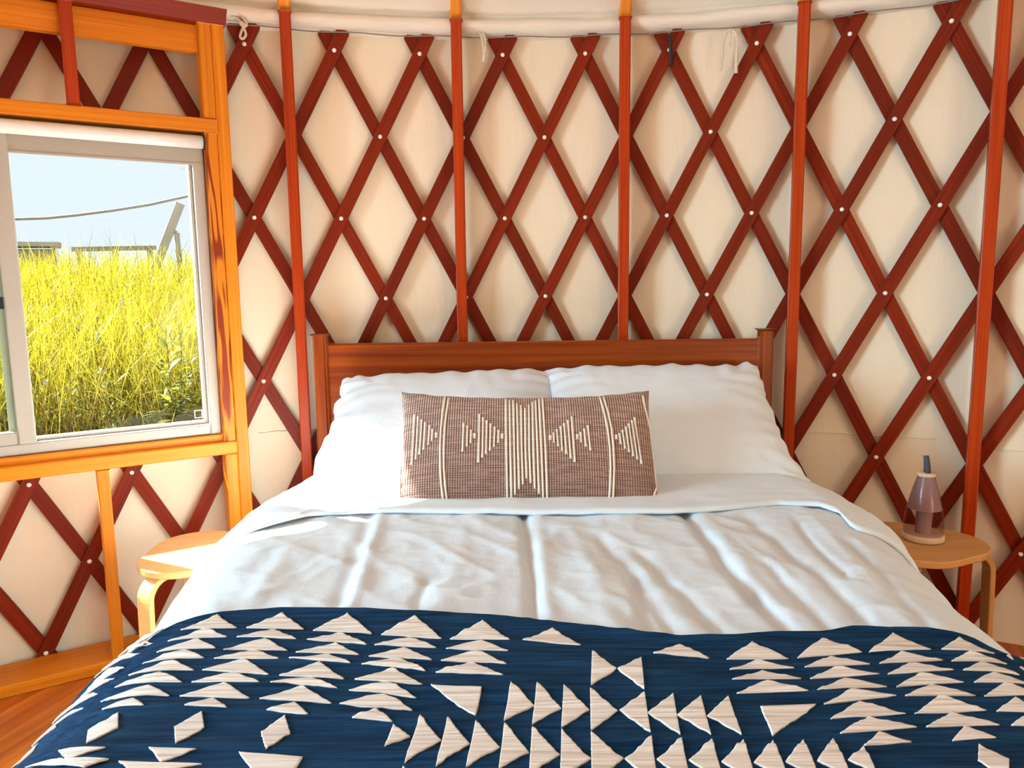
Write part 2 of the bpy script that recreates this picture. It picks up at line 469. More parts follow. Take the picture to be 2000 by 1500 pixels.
# ------------------------------------------------------------------ lattice
lat = empty('wall_lattice'); tag(lat, 'red-brown diagonal wooden lattice bolted at every crossing', 'lattice', kind='structure')
SW, STK = .043, .0115
def slat(i0, sgn, t0, t1, layer, round0, round1):
    """sgn +1 leans to the right going up.  t = rows below row 0 (can be negative)"""
    n = max(4, int((t1 - t0) * 6))
    rf = YR + layer * (STK + .0005)
    V, Fc, U = [], [], []
    L0 = math.hypot(DZ, DTH * YR)
    vd = Vector((0, 0, 1))
    rows = []
    ts = [t0 + (t1 - t0) * k / n for k in range(n + 1)]
    stations = []
    e = .007 / L0
    if round0: stations += [(t0, .76), (t0 + e * .40, .93)]; ts = [max(t, t0 + e) for t in ts]
    for t in ts: stations.append((t, 1.0))
    if round1: stations[-1] = (t1 - e, 1.0); stations += [(t1 - e * .40, .93), (t1, .76)]
    for (t, wf) in stations:
        i = i0 - sgn * t
        z = Z0 - t * DZ
        th = TH(i)
        et = Vector((math.cos(th), -math.sin(th), 0))
        along = (et * (-sgn * DTH * YR) + Vector((0, 0, -DZ))).normalized()
        rad = Vector((math.sin(th), math.cos(th), 0))
        wd = along.cross(rad).normalized()
        c = cyl(i, 0, z)
        for (sy, r) in ((-1, rf), (1, rf), (1, rf + STK), (-1, rf + STK)):
            q = Vector((XC, 0, z)) + rad * r + wd * (sy * SW / 2 * wf)
            V.append(q)
            U.append((t * L0, sy * SW / 2 * wf + (0.1 if r > rf else 0)))
    m_ = len(stations)
    for k in range(m_ - 1):
        for s_ in range(4):
            a, b = k * 4 + s_, k * 4 + (s_ + 1) % 4
            Fc.append((a, a + 4, b + 4, b) if sgn > 0 else (a, a + 4, b + 4, b))
    Fc.append((0, 1, 2, 3)); Fc.append((4 * m_ - 1, 4 * m_ - 2, 4 * m_ - 3, 4 * m_ - 4))
    o = mobj('slat', V, Fc, M['lattice'], lat, uvs=U)
    return o

def inhole(i, t):
    z = Z0 - t * DZ
    return (-9.2 < i < -0.75) and (.685 < z < 1.735)
slats = {}
TOP, BOT = -.245, 7.12
for layer, sgn in ((0, 1), (1, -1)):
    for i0 in range(-18, 30, 2):
        # walk along and keep runs outside the window opening
        runs = []; cur = None
        nst = 293
        for k in range(nst + 1):
            t = TOP + (BOT - TOP) * k / nst
            i = i0 - sgn * t
            ok = (not inhole(i, t)) and -10.5 < i < 22.5
            if ok and cur is None: cur = t
            if (not ok or k == nst) and cur is not None:
                te = t
                if te - cur > .25: runs.append((cur, te))
                cur = None
        for (a, b) in runs:
            o = slat(i0, sgn, a, b, layer, a == TOP, b == BOT)
            slats[(i0, sgn, a, b)] = o
# bolts, heads on the front slat
bh = bpy.data.meshes.new('bolt')
V, Fc = [], []
for (r, z) in ((.0072, 0), (.0072, .0022), (.0055, .0042), (.0025, .0052)):
    for k in range(12):
        t = 2 * math.pi * k / 12; V.append((r * math.cos(t), r * math.sin(t), z))
for q in range(3):
    for k in range(12):
        a, b = q * 12 + k, q * 12 + (k + 1) % 12; Fc.append((a, b, b + 12, a + 12))
Fc.append(tuple(range(36, 48)))
bh.from_pydata(V, [], Fc); bh.materials.append(M['bolt']); bh.polygons.foreach_set('use_smooth', [True] * len(bh.polygons))
for (i0, sgn, a, b), o in slats.items():
    if sgn != 1: continue
    for j in range(8):
        if not (a <= j <= b): continue
        i = i0 - j
        th = TH(i); rad = Vector((math.sin(th), math.cos(th), 0))
        p = cyl(i, YR - .0002, Z0 - j * DZ)
        bo = bpy.data.objects.new('bolt', bh); col.objects.link(bo)
        bo.matrix_basis = frame_matrix(p, (0, 0, 1), -rad)
        setparent(bo, o)

# ------------------------------------------------------------------ studs and rafters
SD = .062
words = {.92: 'slim wall stud left of the headboard', 4.88: 'wall stud rising behind the left part of the headboard', 8.94: 'wall stud rising behind the right part of the headboard',
         13.0: 'wall stud just right of the headboard', 16.95: 'wall stud rising behind the right stool', 20.95: 'wall stud at the far right beyond the stool'}
for i, lab in words.items():
    th = TH(i); rad = Vector((math.sin(th), math.cos(th), 0))
    rc = YR - .0015 - SD / 2
    o = beam('wall_stud', cyl(i, rc, .002), cyl(i, rc, 2.118), .037, SD, -rad, M['stud'], None, bev=.004)
    # beam(): local width is tangential, depth radial
    tag(o, 'red-brown ' + lab, 'stud', 'wall studs', 'structure')
    # rafter resting on the stud head
    p0 = cyl(i, 3.02, 2.145); p1 = cyl(i, .72, 2.145 + (3.02 - .72) * .47)
    r_ = beam('rafter', p0 - (p1 - p0).normalized() * .0, p1, .036, .05, Vector((0, 0, 1)), M['rafter'], None, bev=.004)
    tag(r_, 'bright orange roof rafter above the ' + lab, 'rafter', 'roof rafters', 'structure')
# compression ring of the roof, above the camera
ring = lathe('roof_ring', [(.70, 3.22), (.78, 3.22), (.78, 3.32), (.70, 3.32), (.70, 3.22)], M['rafter'], None, seg=48, loc=(XC, 0, 0), cap_ends=False, smooth=False)
tag(ring, 'round wooden ring at the top of the roof', 'roof ring', kind='structure')

# ------------------------------------------------------------------ window framing
wf = empty('trim_1', F(-.66, -.03, 0)); tag(wf, 'orange fir framing around the window', 'window framing', kind='structure')
def fbox(name, s0, s1, d0, d1, z0, z1, mat, parent, axis='s', bev=.003):
    """member of the framing: s along the wall, d into the room, z up"""
    sc, dc, zc = (s0 + s1) / 2, (d0 + d1) / 2, (z0 + z1) / 2
    if axis == 's':
        return beam(name, F(s0, dc, zc), F(s1, dc, zc), abs(z1 - z0), abs(d1 - d0), -WN, mat, parent, bev)
    if axis == 'z':
        return beam(name, F(sc, dc, z0), F(sc, dc, z1), abs(s1 - s0), abs(d1 - d0), -WN, mat, parent, bev)
    return beam(name, F(sc, d0, zc), F(sc, d1, zc), abs(z1 - z0), abs(s1 - s0), WT, mat, parent, bev)
BK = -.16
fbox('post', -.056, -.018, BK + .06, .0, .0385, 2.044, M['frame'], wf, 'z')
fbox('post', -1.306, -1.268, BK + .06, .0, .0385, 2.044, M['frame'], wf, 'z')
fbox('jack_stud', -.094, -.0562, -.075, -.004, 1.7545, 2.044, M['frame'], wf, 'z')
fbox('jack_stud', -.094, -.0562, BK, -.006, .7035, 1.7115, M['grain'], wf, 'z')
fbox('jack_stud', -.094, -.0562, -.075, -.004, .0385, .6595, M['frame'], wf, 'z')
fbox('jack_stud', -1.267, -1.23, BK, -.004, .0385, 1.7115, M['frame'], wf, 'z')
fbox('rail', -1.267, -.0562, BK, 0.0, 1.7125, 1.7535, M['frame'], wf, 's')
fbox('rail', -1.267, -.0562, -.070, 0.0, .6605, .7025, M['frame'], wf, 's')
fbox('header', -1.22, -.0948, -.072, -.034, 1.962, 2.044, M['frame'], wf, 's')
fbox('cripple_stud', -.470, -.436, -.033, .002, 1.7545, 2.044, M['stud'], wf, 'z')
fbox('cripple_stud', -.880, -.846, -.033, .002, 1.7545, 2.044, M['stud'], wf, 'z')
fbox('cripple_stud', -.478, -.443, -.070, -.001, .0385, .6595, M['frame'], wf, 'z')
fbox('cripple_stud', -.880, -.846, -.070, -.001, .0385, .6595, M['frame'], wf, 'z')
fbox('sole_plate', -1.36, -.004, -.160, .004, .001, .0375, M['frame'], wf, 's')
fbox('sill', -1.229, -.0948, BK, -.030, .690, .7255, M['frame'], wf, 's')
# top plate, face raked down and wood darkened to put in its shade
V, U = [], []
for s in (-1.36, -.012):
    for (d, z) in ((-.078, 2.0445), (.000, 2.0445), (.034, 2.084), (-.078, 2.084)):
        V.append(F(s, d, z)); U.append((s, d + z))
mobj('top_plate', V, [(0, 1, 2, 3), (7, 6, 5, 4), (0, 4, 5, 1), (1, 5, 6, 2), (2, 6, 7, 3), (3, 7, 4, 0)], M['lattice'], wf, uvs=U)

# ------------------------------------------------------------------ window unit
win = empty('window_1', F(-.66, -.05, .73)); tag(win, 'sliding window with beige vinyl frame looking onto tall grass', 'window', kind='structure')
D0, D1 = -.135, -.048
ZB, ZT, SR, SL = .7265, 1.705, -.0955, -1.2285
fbox('frame_stile', SR - .034, SR, D0, D1, ZB, ZT, M['vinyl'], win, 'z')
fbox('frame_stile', SL, SL + .034, D0, D1, ZB, ZT, M['vinyl'], win, 'z')
fbox('frame_rail', SL + .034, SR - .034, D0, D1, ZB, ZB + .034, M['vinyl'], win, 's')
fbox('frame_rail', SL + .034, SR - .034, D0, D1, ZT - .03, ZT, M['vinyl'], win, 's')
# glazing beads of the fixed light
fbox('bead', SR - .044, SR - .0342, -.115, -.075, ZB + .034, ZT - .03, M['vinyl'], win, 'z', .0015)
fbox('bead', -.668, SR - .0445, -.115, -.075, ZB + .0342, ZB + .043, M['vinyl'], win, 's', .0015)
fbox('pane', -.668, SR - .0345, -.098, -.094, ZB + .0345, ZT - .0305, M['pane'], win, 's', 0)
# sliding sash on the left
sash = empty('sash', F(-.66, -.06, .76)); setparent(sash, win)
def sash_part(*a, **k):
    o = fbox(*a, None, **k); setparent(o, sash); return o
sash_part('sash_stile', -.672, -.626, -.074, -.040, ZB + .032, ZT - .03, M['vinyl'], axis='z')
sash_part('sash_stile', SL + .034, SL + .08, -.074, -.040, ZB + .032, ZT - .03, M['vinyl'], axis='z')
sash_part('sash_rail', SL + .08, -.6722, -.074, -.040, ZB + .0345, ZB + .072, M['vinyl'], axis='s')
sash_part('sash_rail', SL + .08, -.6722, -.074, -.040, ZT - .066, ZT - .0305, M['vinyl'], axis='s')
sash_part('sash_pane', SL + .081, -.673, -.060, -.056, ZB + .0725, ZT - .0665, M['pane2'], axis='s', bev=0)
sash_part('glazing_stop', -.6935, -.673, -.0735, -.0645, ZB + .0725, ZT - .0665, M['vinyl'], axis='z', bev=.001)
# little latch on the sash stile
fbox('latch', -.690, -.673, -.040, -.032, 1.165, 1.20, M['darkmetal'], win, 'z', .001)
# square sticker outline in the lower corner of the pane
q0, q1, zq = SR - .075, SR - .049, ZB + .052
for (a, b, c_, d_) in ((q0, q1, zq, zq + .003), (q0, q1, zq + .025, zq + .028), (q0, q0 + .003, zq + .003, zq + .025), (q1 - .003, q1, zq + .003, zq + .025)):
    fbox('sticker_edge', a, b, -.0935, -.0925, c_, d_, M['vinyl'], win, 's', 0)
# roller blind pulled almost all the way up
bl = empty('roller_blind', F(-.66, -.03, 1.65)); tag(bl, 'white rolled-up roller blind at the top of the window', 'blind')
V = [F(SL + .03 + (SR - .004 - SL - .03) * k / 8, -.026, 1.682) for k in range(9)]
tube('roll', V, .0205, M['blindbox'], bl, seg=24)
fbox('blind_cloth', SL + .03, SR - .006, -.0475, -.0455, 1.612, 1.680, M['blind'], bl, 's', 0)
fbox('hem_bar', SL + .03, SR - .006, -.0478, -.0435, 1.6125, 1.620, M['blind'], bl, 's', .001)
tube('end_bracket', [F(SR - .0045, -.026, 1.682), F(SR + .001, -.026, 1.682)], .023, M['darkmetal'], bl, seg=20)
pts = [F(-.165 + .008 * math.cos(t), -.044, 1.604 + .010 * math.sin(t)) for t in [math.pi * (1 + k / 10) for k in range(11)]]
tube('pull_tab', pts, .0016, M['blindbox'], bl, seg=6)

# ------------------------------------------------------------------ bed
HBY = 2.84                            # front face of the headboard panel
bed = empty('bed', (.108, 1.8, 0)); tag(bed, 'honey-coloured wooden bed frame with plain panel headboard', 'bed')
beam('headboard_panel', (-.634, HBY + .011, .74), (.851, HBY + .011, .74), .566, .022, (0, -1, 0), M['headboard'], bed, .006)
for x in (-.6575, .8745):
    beam('headboard_post', (x, HBY + .010, .003), (x, HBY + .010, 1.056), .046, .048, (0, -1, 0), M['headboard'], bed, .008)
for x in (-.645, .862):
    beam('side_rail', (x, .80, .24), (x, HBY - .016, .24), .14, .025, (1, 0, 0), M['headboard'], bed, .004)
beam('foot_rail', (-.63, .79, .24), (.847, .79, .24), .14, .025, (0, -1, 0), M['headboard'], bed, .004)
for x in (-.63, .847):
    beam('leg', (x, .805, .003), (x, .805, .168), .05, .05, (0, -1, 0), M['headboard'], bed, .006)

BT = .66                              # bed top
def lerp_tab(tab, y):
    if y <= tab[0][0]: return tab[0][1]
    for (a, b) in zip(tab, tab[1:]):
        if y <= b[0]:
            f = (y - a[0]) / (b[0] - a[0]); f = f * f * (3 - 2 * f)
            return a[1] + (b[1] - a[1]) * f
    return tab[-1][1]
XL = [(.7, -.690), (1.1, -.680), (1.45, -.695), (1.9, -.75), (2.2, -.755), (2.45, -.715), (2.8, -.69)]
XR = [(.7, .845), (1.3, .850), (1.56, .870), (1.82, .910), (2.08, .965), (2.25, .965), (2.45, .91), (2.8, .86)]
RX, RZ = .20, .17
def form(a, y, off=0.0):
    """bed surface: a in [-1,1] across (|a|<.62 flat top, then round, then drop).  returns point and outward normal"""
    s = 1 if a >= 0 else -1
    edge = (lerp_tab(XR, y) if s > 0 else lerp_tab(XL, y))
    q = abs(a)
    mid = .09
    half = abs(edge - mid)
    # foot end rounding
    top = BT + .006 * math.cos(min(1, q / .8) * math.pi / 2)
    if y < .92: top -= .10 * ((.92 - y) / .22) ** 2
    if y > 2.4: top -= .02 * min(1, (y - 2.4) / .3)
    if q < .62:
        x = (half - RX) * q / .62; z = top; nx, nzz = 0, 1
    elif q < .82:
        t = (q - .62) / .20 * math.pi / 2
        x = half - RX + RX * math.sin(t); z = top - RZ + RZ * math.cos(t); nx, nzz = math.sin(t), math.cos(t)
    else:
        f = (q - .82) / .18
        x = half + .02 * f; z = top - RZ - (top - RZ - .16) * f; nx, nzz = 1, 0
    n = Vector((s * nx, 0, nzz))
    p = Vector((mid + s * x, y, z))
    return p + n * off, n

def seg_d(px, py, x0, y0, x1, y1):
    dx, dy = x1 - x0, y1 - y0; L = math.hypot(dx, dy)
    t = ((px - x0) * dx + (py - y0) * dy) / (L * L)
    d = ((px - x0) * dy - (py - y0) * dx) / L
    return t, d
def onz_(u, v, z):
    r = ray(u, v); k = (z - CAM.z) / r.z; q = CAM + r * k; return q.x, q.y
# long soft creases of the duvet: pixel ends in the photograph laid on the bed top, width, height
CR = []
for (u0, v0, u1, v1, wd, am) in ((1026, 1008, 1048, 1215, .011, -.015), (1052, 1010, 1072, 1215, .016, .007), (1338, 1004, 1462, 1160, .014, -.014), (1462, 1160, 1545, 1240, .014, -.013),
        (1372, 1010, 1500, 1165, .022, .008), (1180, 1060, 1320, 1245, .014, -.009), (1120, 1040, 1200, 1240, .018, .006), (1262, 1090, 1402, 1245, .014, -.010),
        (745, 1008, 680, 1195, .014, .010), (722, 1010, 655, 1195, .016, -.006), (830, 1140, 812, 1195, .010, -.006), (905, 1040, 870, 1190, .022, .006),
        (1470, 1020, 1680, 1200, .014, -.009), (1560, 1030, 1640, 1120, .010, -.008), (1600, 1030, 1740, 1160, .016, .006), (1500, 1110, 1620, 1235, .012, -.007),
        (560, 1080, 480, 1190, .022, .007), (1650, 1060, 1800, 1210, .013, -.008), (1420, 1040, 1540, 1130, .013, .006), (1235, 1130, 1270, 1240, .010, -.007)):
    CR.append((*onz_(u0, v0, BT), *onz_(u1, v1, BT), wd, am))
def crease(x, y):
    h = 0
    for (x0, y0, x1, y1, wd, am) in CR:
        t, d = seg_d(x, y, x0, y0, x1, y1)
        if -.3 < t < 1.3 and abs(d) < wd * 5:
            d += .010 * nz(t * 3.1, x0 * 9, y0 * 7)
            e = 1 if 0 <= t <= 1 else math.exp(-((max(-t, t - 1)) / .12) ** 2)
            h += (am if am < 0 else am * .55) * e * math.exp(-(d / wd) ** 2)
    return h
def duvet_h(p):
    x, y = p.x, p.y
    h = crease(x, y)
    h += .0075 * fbm(x * 3.1 + 1.3, y * 2.2, 0.4) + .0035 * fbm(x * 9 + y * 3, y * 6, 1.9)
    # fine diagonal crumples
    rdg = 1 - abs(nz(x * 7 + y * 5.5, y * 4 - x * 2.5, 6.6))
    h += .0045 * (rdg ** 4 - .3)
    rdg2 = 1 - abs(nz(x * 15 - y * 6, y * 11 + x * 4, 2.6))
    h += .0022 * (rdg2 ** 5 - .3)
    return h

# mattress
V, Fc = [], []
mat_o = empty('mattress', (.108, 1.8, .30)); tag(mat_o, 'thick white mattress under the duvet', 'mattress')
mb = beam('mattress_body', (-.60, 1.80, .43), (.81, 1.80, .43), 1.96, .24, (0, 0, 1), M['white_cloth'], mat_o, .05)
mb.modifiers['bevel'].segments = 4

# blanket top edge: pixel polyline laid on the bed top
edge_px = [(250, 1262), (300, 1236), (350, 1217), (430, 1203), (550, 1194), (680, 1197), (810, 1203), (880, 1207), (943, 1211), (1000, 1215), (1078, 1224), (1150, 1232), (1230, 1242), (1327, 1253), (1400, 1252), (1440, 1250), (1520, 1243), (1607, 1241), (1680, 1233), (1743, 1236), (1800, 1233), (1872, 1240), (1920, 1250), (1960, 1268)]
bt = BT + .016
edge_xy = sorted(onz_(u, v, bt) for (u, v) in edge_px)
def blanket_edge(x):
    if x <= edge_xy[0][0]: return edge_xy[0][1]
    for (a, b) in zip(edge_xy, edge_xy[1:]):
        if x <= b[0]: return a[1] + (b[1] - a[1]) * (x - a[0]) / (b[0] - a[0])
    return edge_xy[-1][1]

def cloth_thick(o, t=.006):
    sm = o.modifiers.new('thick', 'SOLIDIFY'); sm.thickness = t; sm.offset = -1
    return o

# duvet
NA, NY = 240, 300
P, U = [], []
for k in range(NA + 1):
    a = -1 + 2 * k / NA
    row, ur = [], []
    for j in range(NY + 1):
        y = .74 + (2.22 - .74) * j / NY
        p, n = form(a, y)
        be = blanket_edge(p.x) if abs(a) < .75 else 1.45
        damp = 1 if y > be + .01 else max(0.0, 1 - (be + .01 - y) / .05)
        side = 1 if abs(a) < .62 else max(.35, 1 - (abs(a) - .62) * 5)
        h = duvet_h(p) * side
        if abs(a) >= .62: h += .016 * nz(y * 5.0, 3.3 * (1 if a > 0 else -1)) * min(1, (abs(a) - .62) / .2) 
        h = h * damp + (-.004) * (1 - damp)
        row.append(p + n * h); ur.append((p.x, y))
    P.append(row); U.append(ur)
duv = grid_mesh('duvet', P, M['duvet'], None, U)
cloth_thick(duv, .012)
tag(duv, 'white crumpled duvet spread over the bed', 'duvet')

# turned-down top sheet under the pillows
P, U = [], []
NS = 60
hem_px = [(470, 1032), (520, 1022), (600, 1003), (700, 997), (800, 998), (900, 1000), (1060, 1002), (1200, 1002), (1320, 1000), (1420, 992), (1520, 980), (1600, 984), (1660, 1000), (1700, 1025)]
hem_xy = sorted(onz_(u, v, BT + .014) for (u, v) in hem_px)
def hem_y(x):
    if x <= hem_xy[0][0]: return hem_xy[0][1]
    for (a, b) in zip(hem_xy, hem_xy[1:]):
        if x <= b[0]: return a[1] + (b[1] - a[1]) * (x - a[0]) / (b[0] - a[0])
    return hem_xy[-1][1]
for k in range(NA + 1):
    a = -1 + 2 * k / NA
    row, ur = [], []
    p0, _ = form(a, 2.1)
    y0 = hem_y(p0.x) if abs(a) < .72 else (hem_xy[0][1] if a < 0 else hem_xy[-1][1])
    for j in range(NS + 1):
        y = y0 + (2.815 - y0) * j / NS
        lift = .010 + .003 * math.exp(-((y - y0) / .03) ** 2)
        if j == 0: lift -= .007
        p, n = form(a, y)
        h = lift + .0025 * fbm(p.x * 5, y * 6, 8.2) + .003 * (1 - abs(nz(p.x * 6, y * 16, 1.1))) ** 3
        if abs(a) >= .62: h += .010 * nz(y * 6, a * 3) * min(1, (abs(a) - .62) / .2)
        if y > 2.7 or abs(a) < .5 and y > 2.45: h = min(h, .012)
        row.append(p + n * h); ur.append((p.x, y))
    P.append(row); U.append(ur)
sh = grid_mesh('top_sheet', P, M['white_cloth'], None, U)
cloth_thick(sh, .006)
tag(sh, 'white top sheet folded back below the pillows', 'sheet')

# ------------------------------------------------------------------ blanket
def crinkle(x, y):
    """fine gathers running across the blanket"""
    rd = lambda v: max(0.0, 1 - 2.2 * abs(v))
    fine = .6 + .4 * nz(x * 1.7, y * 3.1, 21.0)
    g = .0024 * fine * rd(nz(x * 2.0 + .4 * math.sin(y * 9), y * 42, 4.0)) + .0013 * rd(nz(x * 3.6, y * 90, 1.0))
    amp = .5 + .5 * nz(x * 1.1, y * 2.0, 12.0)
    g += .0065 * amp * (1 - abs(nz(x * 1.3 + .3 * y, y * 15 + 1.2 * math.sin(x * 2.2), 7.7))) ** 4
    return g
NB, NBY = 260, 420
def blanket_ye(a):
    p0, _ = form(a, 1.45)
    return blanket_edge(p0.x) if abs(a) < .76 else (edge_xy[0][1] if a < 0 else edge_xy[-1][1])
def blanket_pt(a, y, ye, extra=0.0, smooth=False):
    p, n = form(a, y)
    if smooth: return p + n * .020
    h = .014 + crinkle(p.x if abs(a) < .82 else p.x + (BT - p.z), y) + .004 * math.exp(-((ye - y) / .016) ** 2)
    return p + n * (h + extra)
P, U, PS = [], [], []
for k in range(NB + 1):
    a = -1 + 2 * k / NB
    ye = blanket_ye(a)
    row, ur, rs = [], [], []
    for j in range(NBY + 1):
        y = ye - (ye - .735) * j / NBY
        row.append(blanket_pt(a, y, ye, -.010 if j == 0 else 0)); ur.append((a, y)); rs.append(blanket_pt(a, y, ye, 0, True))
    P.append(row); U.append(ur); PS.append(rs)
def blanket_mat(name, base, light):  # ripple light and shade also put into the colour streaks
    mt, nt, bs = newmat(name)
    uv = N(nt, 'ShaderNodeTexCoord')
    mp = N(nt, 'ShaderNodeMapping'); mp.inputs['Scale'].default_value = (7, 130, 130)
    nt.links.new(uv.outputs['Object'], mp.inputs[0])
    no = N(nt, 'ShaderNodeTexNoise'); no.inputs['Scale'].default_value = 1; no.inputs['Detail'].default_value = 2
    nt.links.new(mp.outputs[0], no.inputs[0])
    cr = N(nt, 'ShaderNodeValToRGB')
    cr.color_ramp.elements[0].position = .3; cr.color_ramp.elements[0].color = (*base, 1)
    cr.color_ramp.elements[1].position = .7; cr.color_ramp.elements[1].color = (*light, 1)
    nt.links.new(no.outputs[0], cr.inputs[0]); nt.links.new(cr.outputs[0], bs.inputs['Base Color'])
    bs.inputs['Roughness'].default_value = .8; bs.inputs['Sheen Weight'].default_value = .0; bs.inputs['Specular IOR Level'].default_value = .08
    bp = N(nt, 'ShaderNodeBump'); bp.inputs['Strength'].default_value = 1.0; bp.inputs['Distance'].default_value = .006
    nt.links.new(no.outputs[0], bp.inputs['Height']); nt.links.new(bp.outputs[0], bs.inputs['Normal'])
    return mt
M['navy'] = blanket_mat('navy_gauze', (.003, .019, .052), (.011, .050, .118))
M['cream'] = blanket_mat('cream_gauze', (.66, .58, .50), (.80, .73, .66))
blk = empty('blanket', (.09, 1.1, BT)); tag(blk, 'navy blanket with cream triangle patchwork across the foot of the bed', 'blanket')
bo = grid_mesh('blanket_cloth', P, M['navy'], blk, U, flip=True)
Vw = [p for row in PS for p in row]
nj = NBY + 1
Fq = [(k * nj + j, (k + 1) * nj + j, (k + 1) * nj + j + 1, k * nj + j + 1) for k in range(NB) for j in range(NBY)]
bvh = BVHTree.FromPolygons(Vw, Fq)
cloth_thick(bo, .005)

LQ = math.pi / 2 * math.sqrt((RX * RX + RZ * RZ) / 2)
def arc_of(a, y):
    sg = 1 if a >= 0 else -1; q = abs(a)
    fl = abs((lerp_tab(XR, y) if sg > 0 else lerp_tab(XL, y)) - .09) - RX; dr = BT - RZ - .16
    if q < .62: return sg * fl * q / .62
    if q < .82: return sg * (fl + LQ * (q - .62) / .20)
    return sg * (fl + LQ + dr * (q - .82) / .18)
def a_of(arc, y):
    sg = 1 if arc >= 0 else -1; q = abs(arc)
    fl = abs((lerp_tab(XR, y) if sg > 0 else lerp_tab(XL, y)) - .09) - RX; dr = BT - RZ - .16
    if q < fl: return sg * .62 * q / fl
    if q < fl + LQ: return sg * (.62 + .20 * (q - fl) / LQ)
    return sg * min(.995, .82 + .18 * (q - fl - LQ) / dr)
def on_blanket(u, v):
    """where a sight line of the photograph meets the blanket: (distance across from the bed's middle line, y)"""
    hit, nrm, fi, _ = bvh.ray_cast(CAM, ray(u, v))
    if hit is None: return None
    kc, jc = fi // NBY, fi % NBY
    p00, p10, p01 = PS[kc][jc], PS[kc + 1][jc], PS[kc][jc + 1]
    d1, d2, dd = p10 - p00, p01 - p00, hit - p00
    g11, g22, g12 = d1.dot(d1), d2.dot(d2), d1.dot(d2); b1, b2 = dd.dot(d1), dd.dot(d2)
    det = max(1e-14, g11 * g22 - g12 * g12)
    al_, be_ = (b1 * g22 - b2 * g12) / det, (b2 * g11 - b1 * g12) / det
    pa = U[kc][jc][0] + (2 / NB) * al_
    py = U[kc][jc][1] * (1 - al_) + U[kc + 1][jc][1] * al_ + (U[kc][jc + 1][1] - U[kc][jc][1]) * be_
    return (arc_of(pa, py), py)
def patch(poly):
    """cream patch sewn on the blanket: corners as (distance across, y)"""
    V, Fc, weld = [], [], {}
    tris = [(poly[0], poly[i], poly[i + 1]) for i in range(1, len(poly) - 1)]
    size = max(math.dist(p, q) for p in poly for q in poly)
    n = max(6, min(40, int(size / .0028)))
    for (A, B, C) in tris:
        idx = {}
        for i in range(n + 1):
            for j in range(n + 1 - i):
                w_ = A[0] + (B[0] - A[0]) * i / n + (C[0] - A[0]) * j / n
                y = A[1] + (B[1] - A[1]) * i / n + (C[1] - A[1]) * j / n
                kk = (round(w_, 5), round(y, 5))
                if kk not in weld:
                    pa = a_of(w_, y)
                    weld[kk] = len(V); V.append(blanket_pt(pa, y, blanket_ye(pa), .0021))
                idx[(i, j)] = weld[kk]
        for i in range(n):
            for j in range(n - i):
                for t in ([(i, j), (i + 1, j), (i, j + 1)], [(i + 1, j), (i + 1, j + 1), (i, j + 1)]):
                    if all(q in idx for q in t):
                        f = tuple(idx[q] for q in t)
                        if len(set(f)) == 3: Fc.append(f)
    if not Fc: return
    (x0, y0), (x1, y1), (x2, y2) = tris[0]
    if (x1 - x0) * (y2 - y0) - (y1 - y0) * (x2 - x0) < 0: Fc = [f[::-1] for f in Fc]
    o = mobj('triangle_patch' if len(poly) == 3 else 'diamond_patch', V, Fc, M['cream'], bo, smooth=True)
    sm = o.modifiers.new('thick', 'SOLIDIFY'); sm.thickness = .0022; sm.offset = -1
LT = lambda L: [tuple((x / 2, 1150 + y / 2) for (x, y) in p) for p in L]
RTL = lambda L: [tuple((1000 + x / 2, 1150 + y / 2) for (x, y) in p) for p in L]
left = [
 [(706,160),(848,104),(925,147)],[(655,203),(808,152),(887,185)],[(610,243),(768,192),(843,224)],[(552,285),(722,232),(797,262)],[(500,332),(670,270),(757,310)],[(445,380),(622,318),(710,355)],[(388,432),(578,366),(662,408)],[(396,467),(518,420),(560,450)],
 [(336,600),(341,544),(460,475),(460,532)],[(226,630),(412,613),(262,668)],[(100,700),(250,670),(425,665),(330,700)],
 [(962,147),(1102,92),(1187,152)],[(925,186),(1068,152),(1157,192)],[(872,232),(1035,190),(1122,235)],[(835,265),(998,232),(1088,268)],[(790,308),(955,266),(1050,327)],[(748,355),(912,318),(1012,357)],[(702,408),(878,356),(975,418)],[(720,450),(832,416),(886,460)],
 [(685,600),(680,530),(788,470),(797,532)],[(580,612),(765,622),(628,668)],[(462,667),(788,680),(640,705),(500,702)],
 [(1222,155),(1357,95),(1453,168)],[(1198,196),(1333,163),(1432,211)],[(1155,240),(1312,206),(1402,250)],[(1128,268),(1280,248),(1370,286)],[(1090,330),(1247,280),(1345,346)],[(1055,358),(1215,342),(1318,380)],[(1013,420),(1182,370),(1295,438)],[(1040,468),(1150,433),(1203,484)],
 [(1038,622),(1018,550),(1112,486),(1133,552)],[(932,632),(1182,650),(1140,720),(1000,720)],
 [(1488,170),(1620,105),(1725,187)],[(1462,214),(1600,180),(1703,224)],[(1440,256),(1578,222),(1688,270)],[(1412,290),(1558,262),(1664,314)],[(1385,346),(1536,302),(1650,367)],[(1362,385),(1520,358),(1627,415)],[(1325,440),(1430,408),(1500,402),(1545,415),(1612,465)],[(1375,496),(1468,456),(1532,512)],
 [(1758,190),(1885,122),(1990,198)],[(1742,230),(1877,196),(1985,242)],[(1722,272),(1862,236),(1978,286)],[(1702,318),(1845,280),(1965,334)],[(1682,372),(1882,386),(1858,488)],
 [(1536,518),(1502,608),(1602,567)],[(1640,488),(1580,670),(1722,584)],[(1748,496),(1702,685),(1834,597)],[(1858,508),(1820,690),(1952,612)],
 [(1575,686),(1560,715),(1600,715)],[(2195-200,360),(1968,508),(2088,445)]]
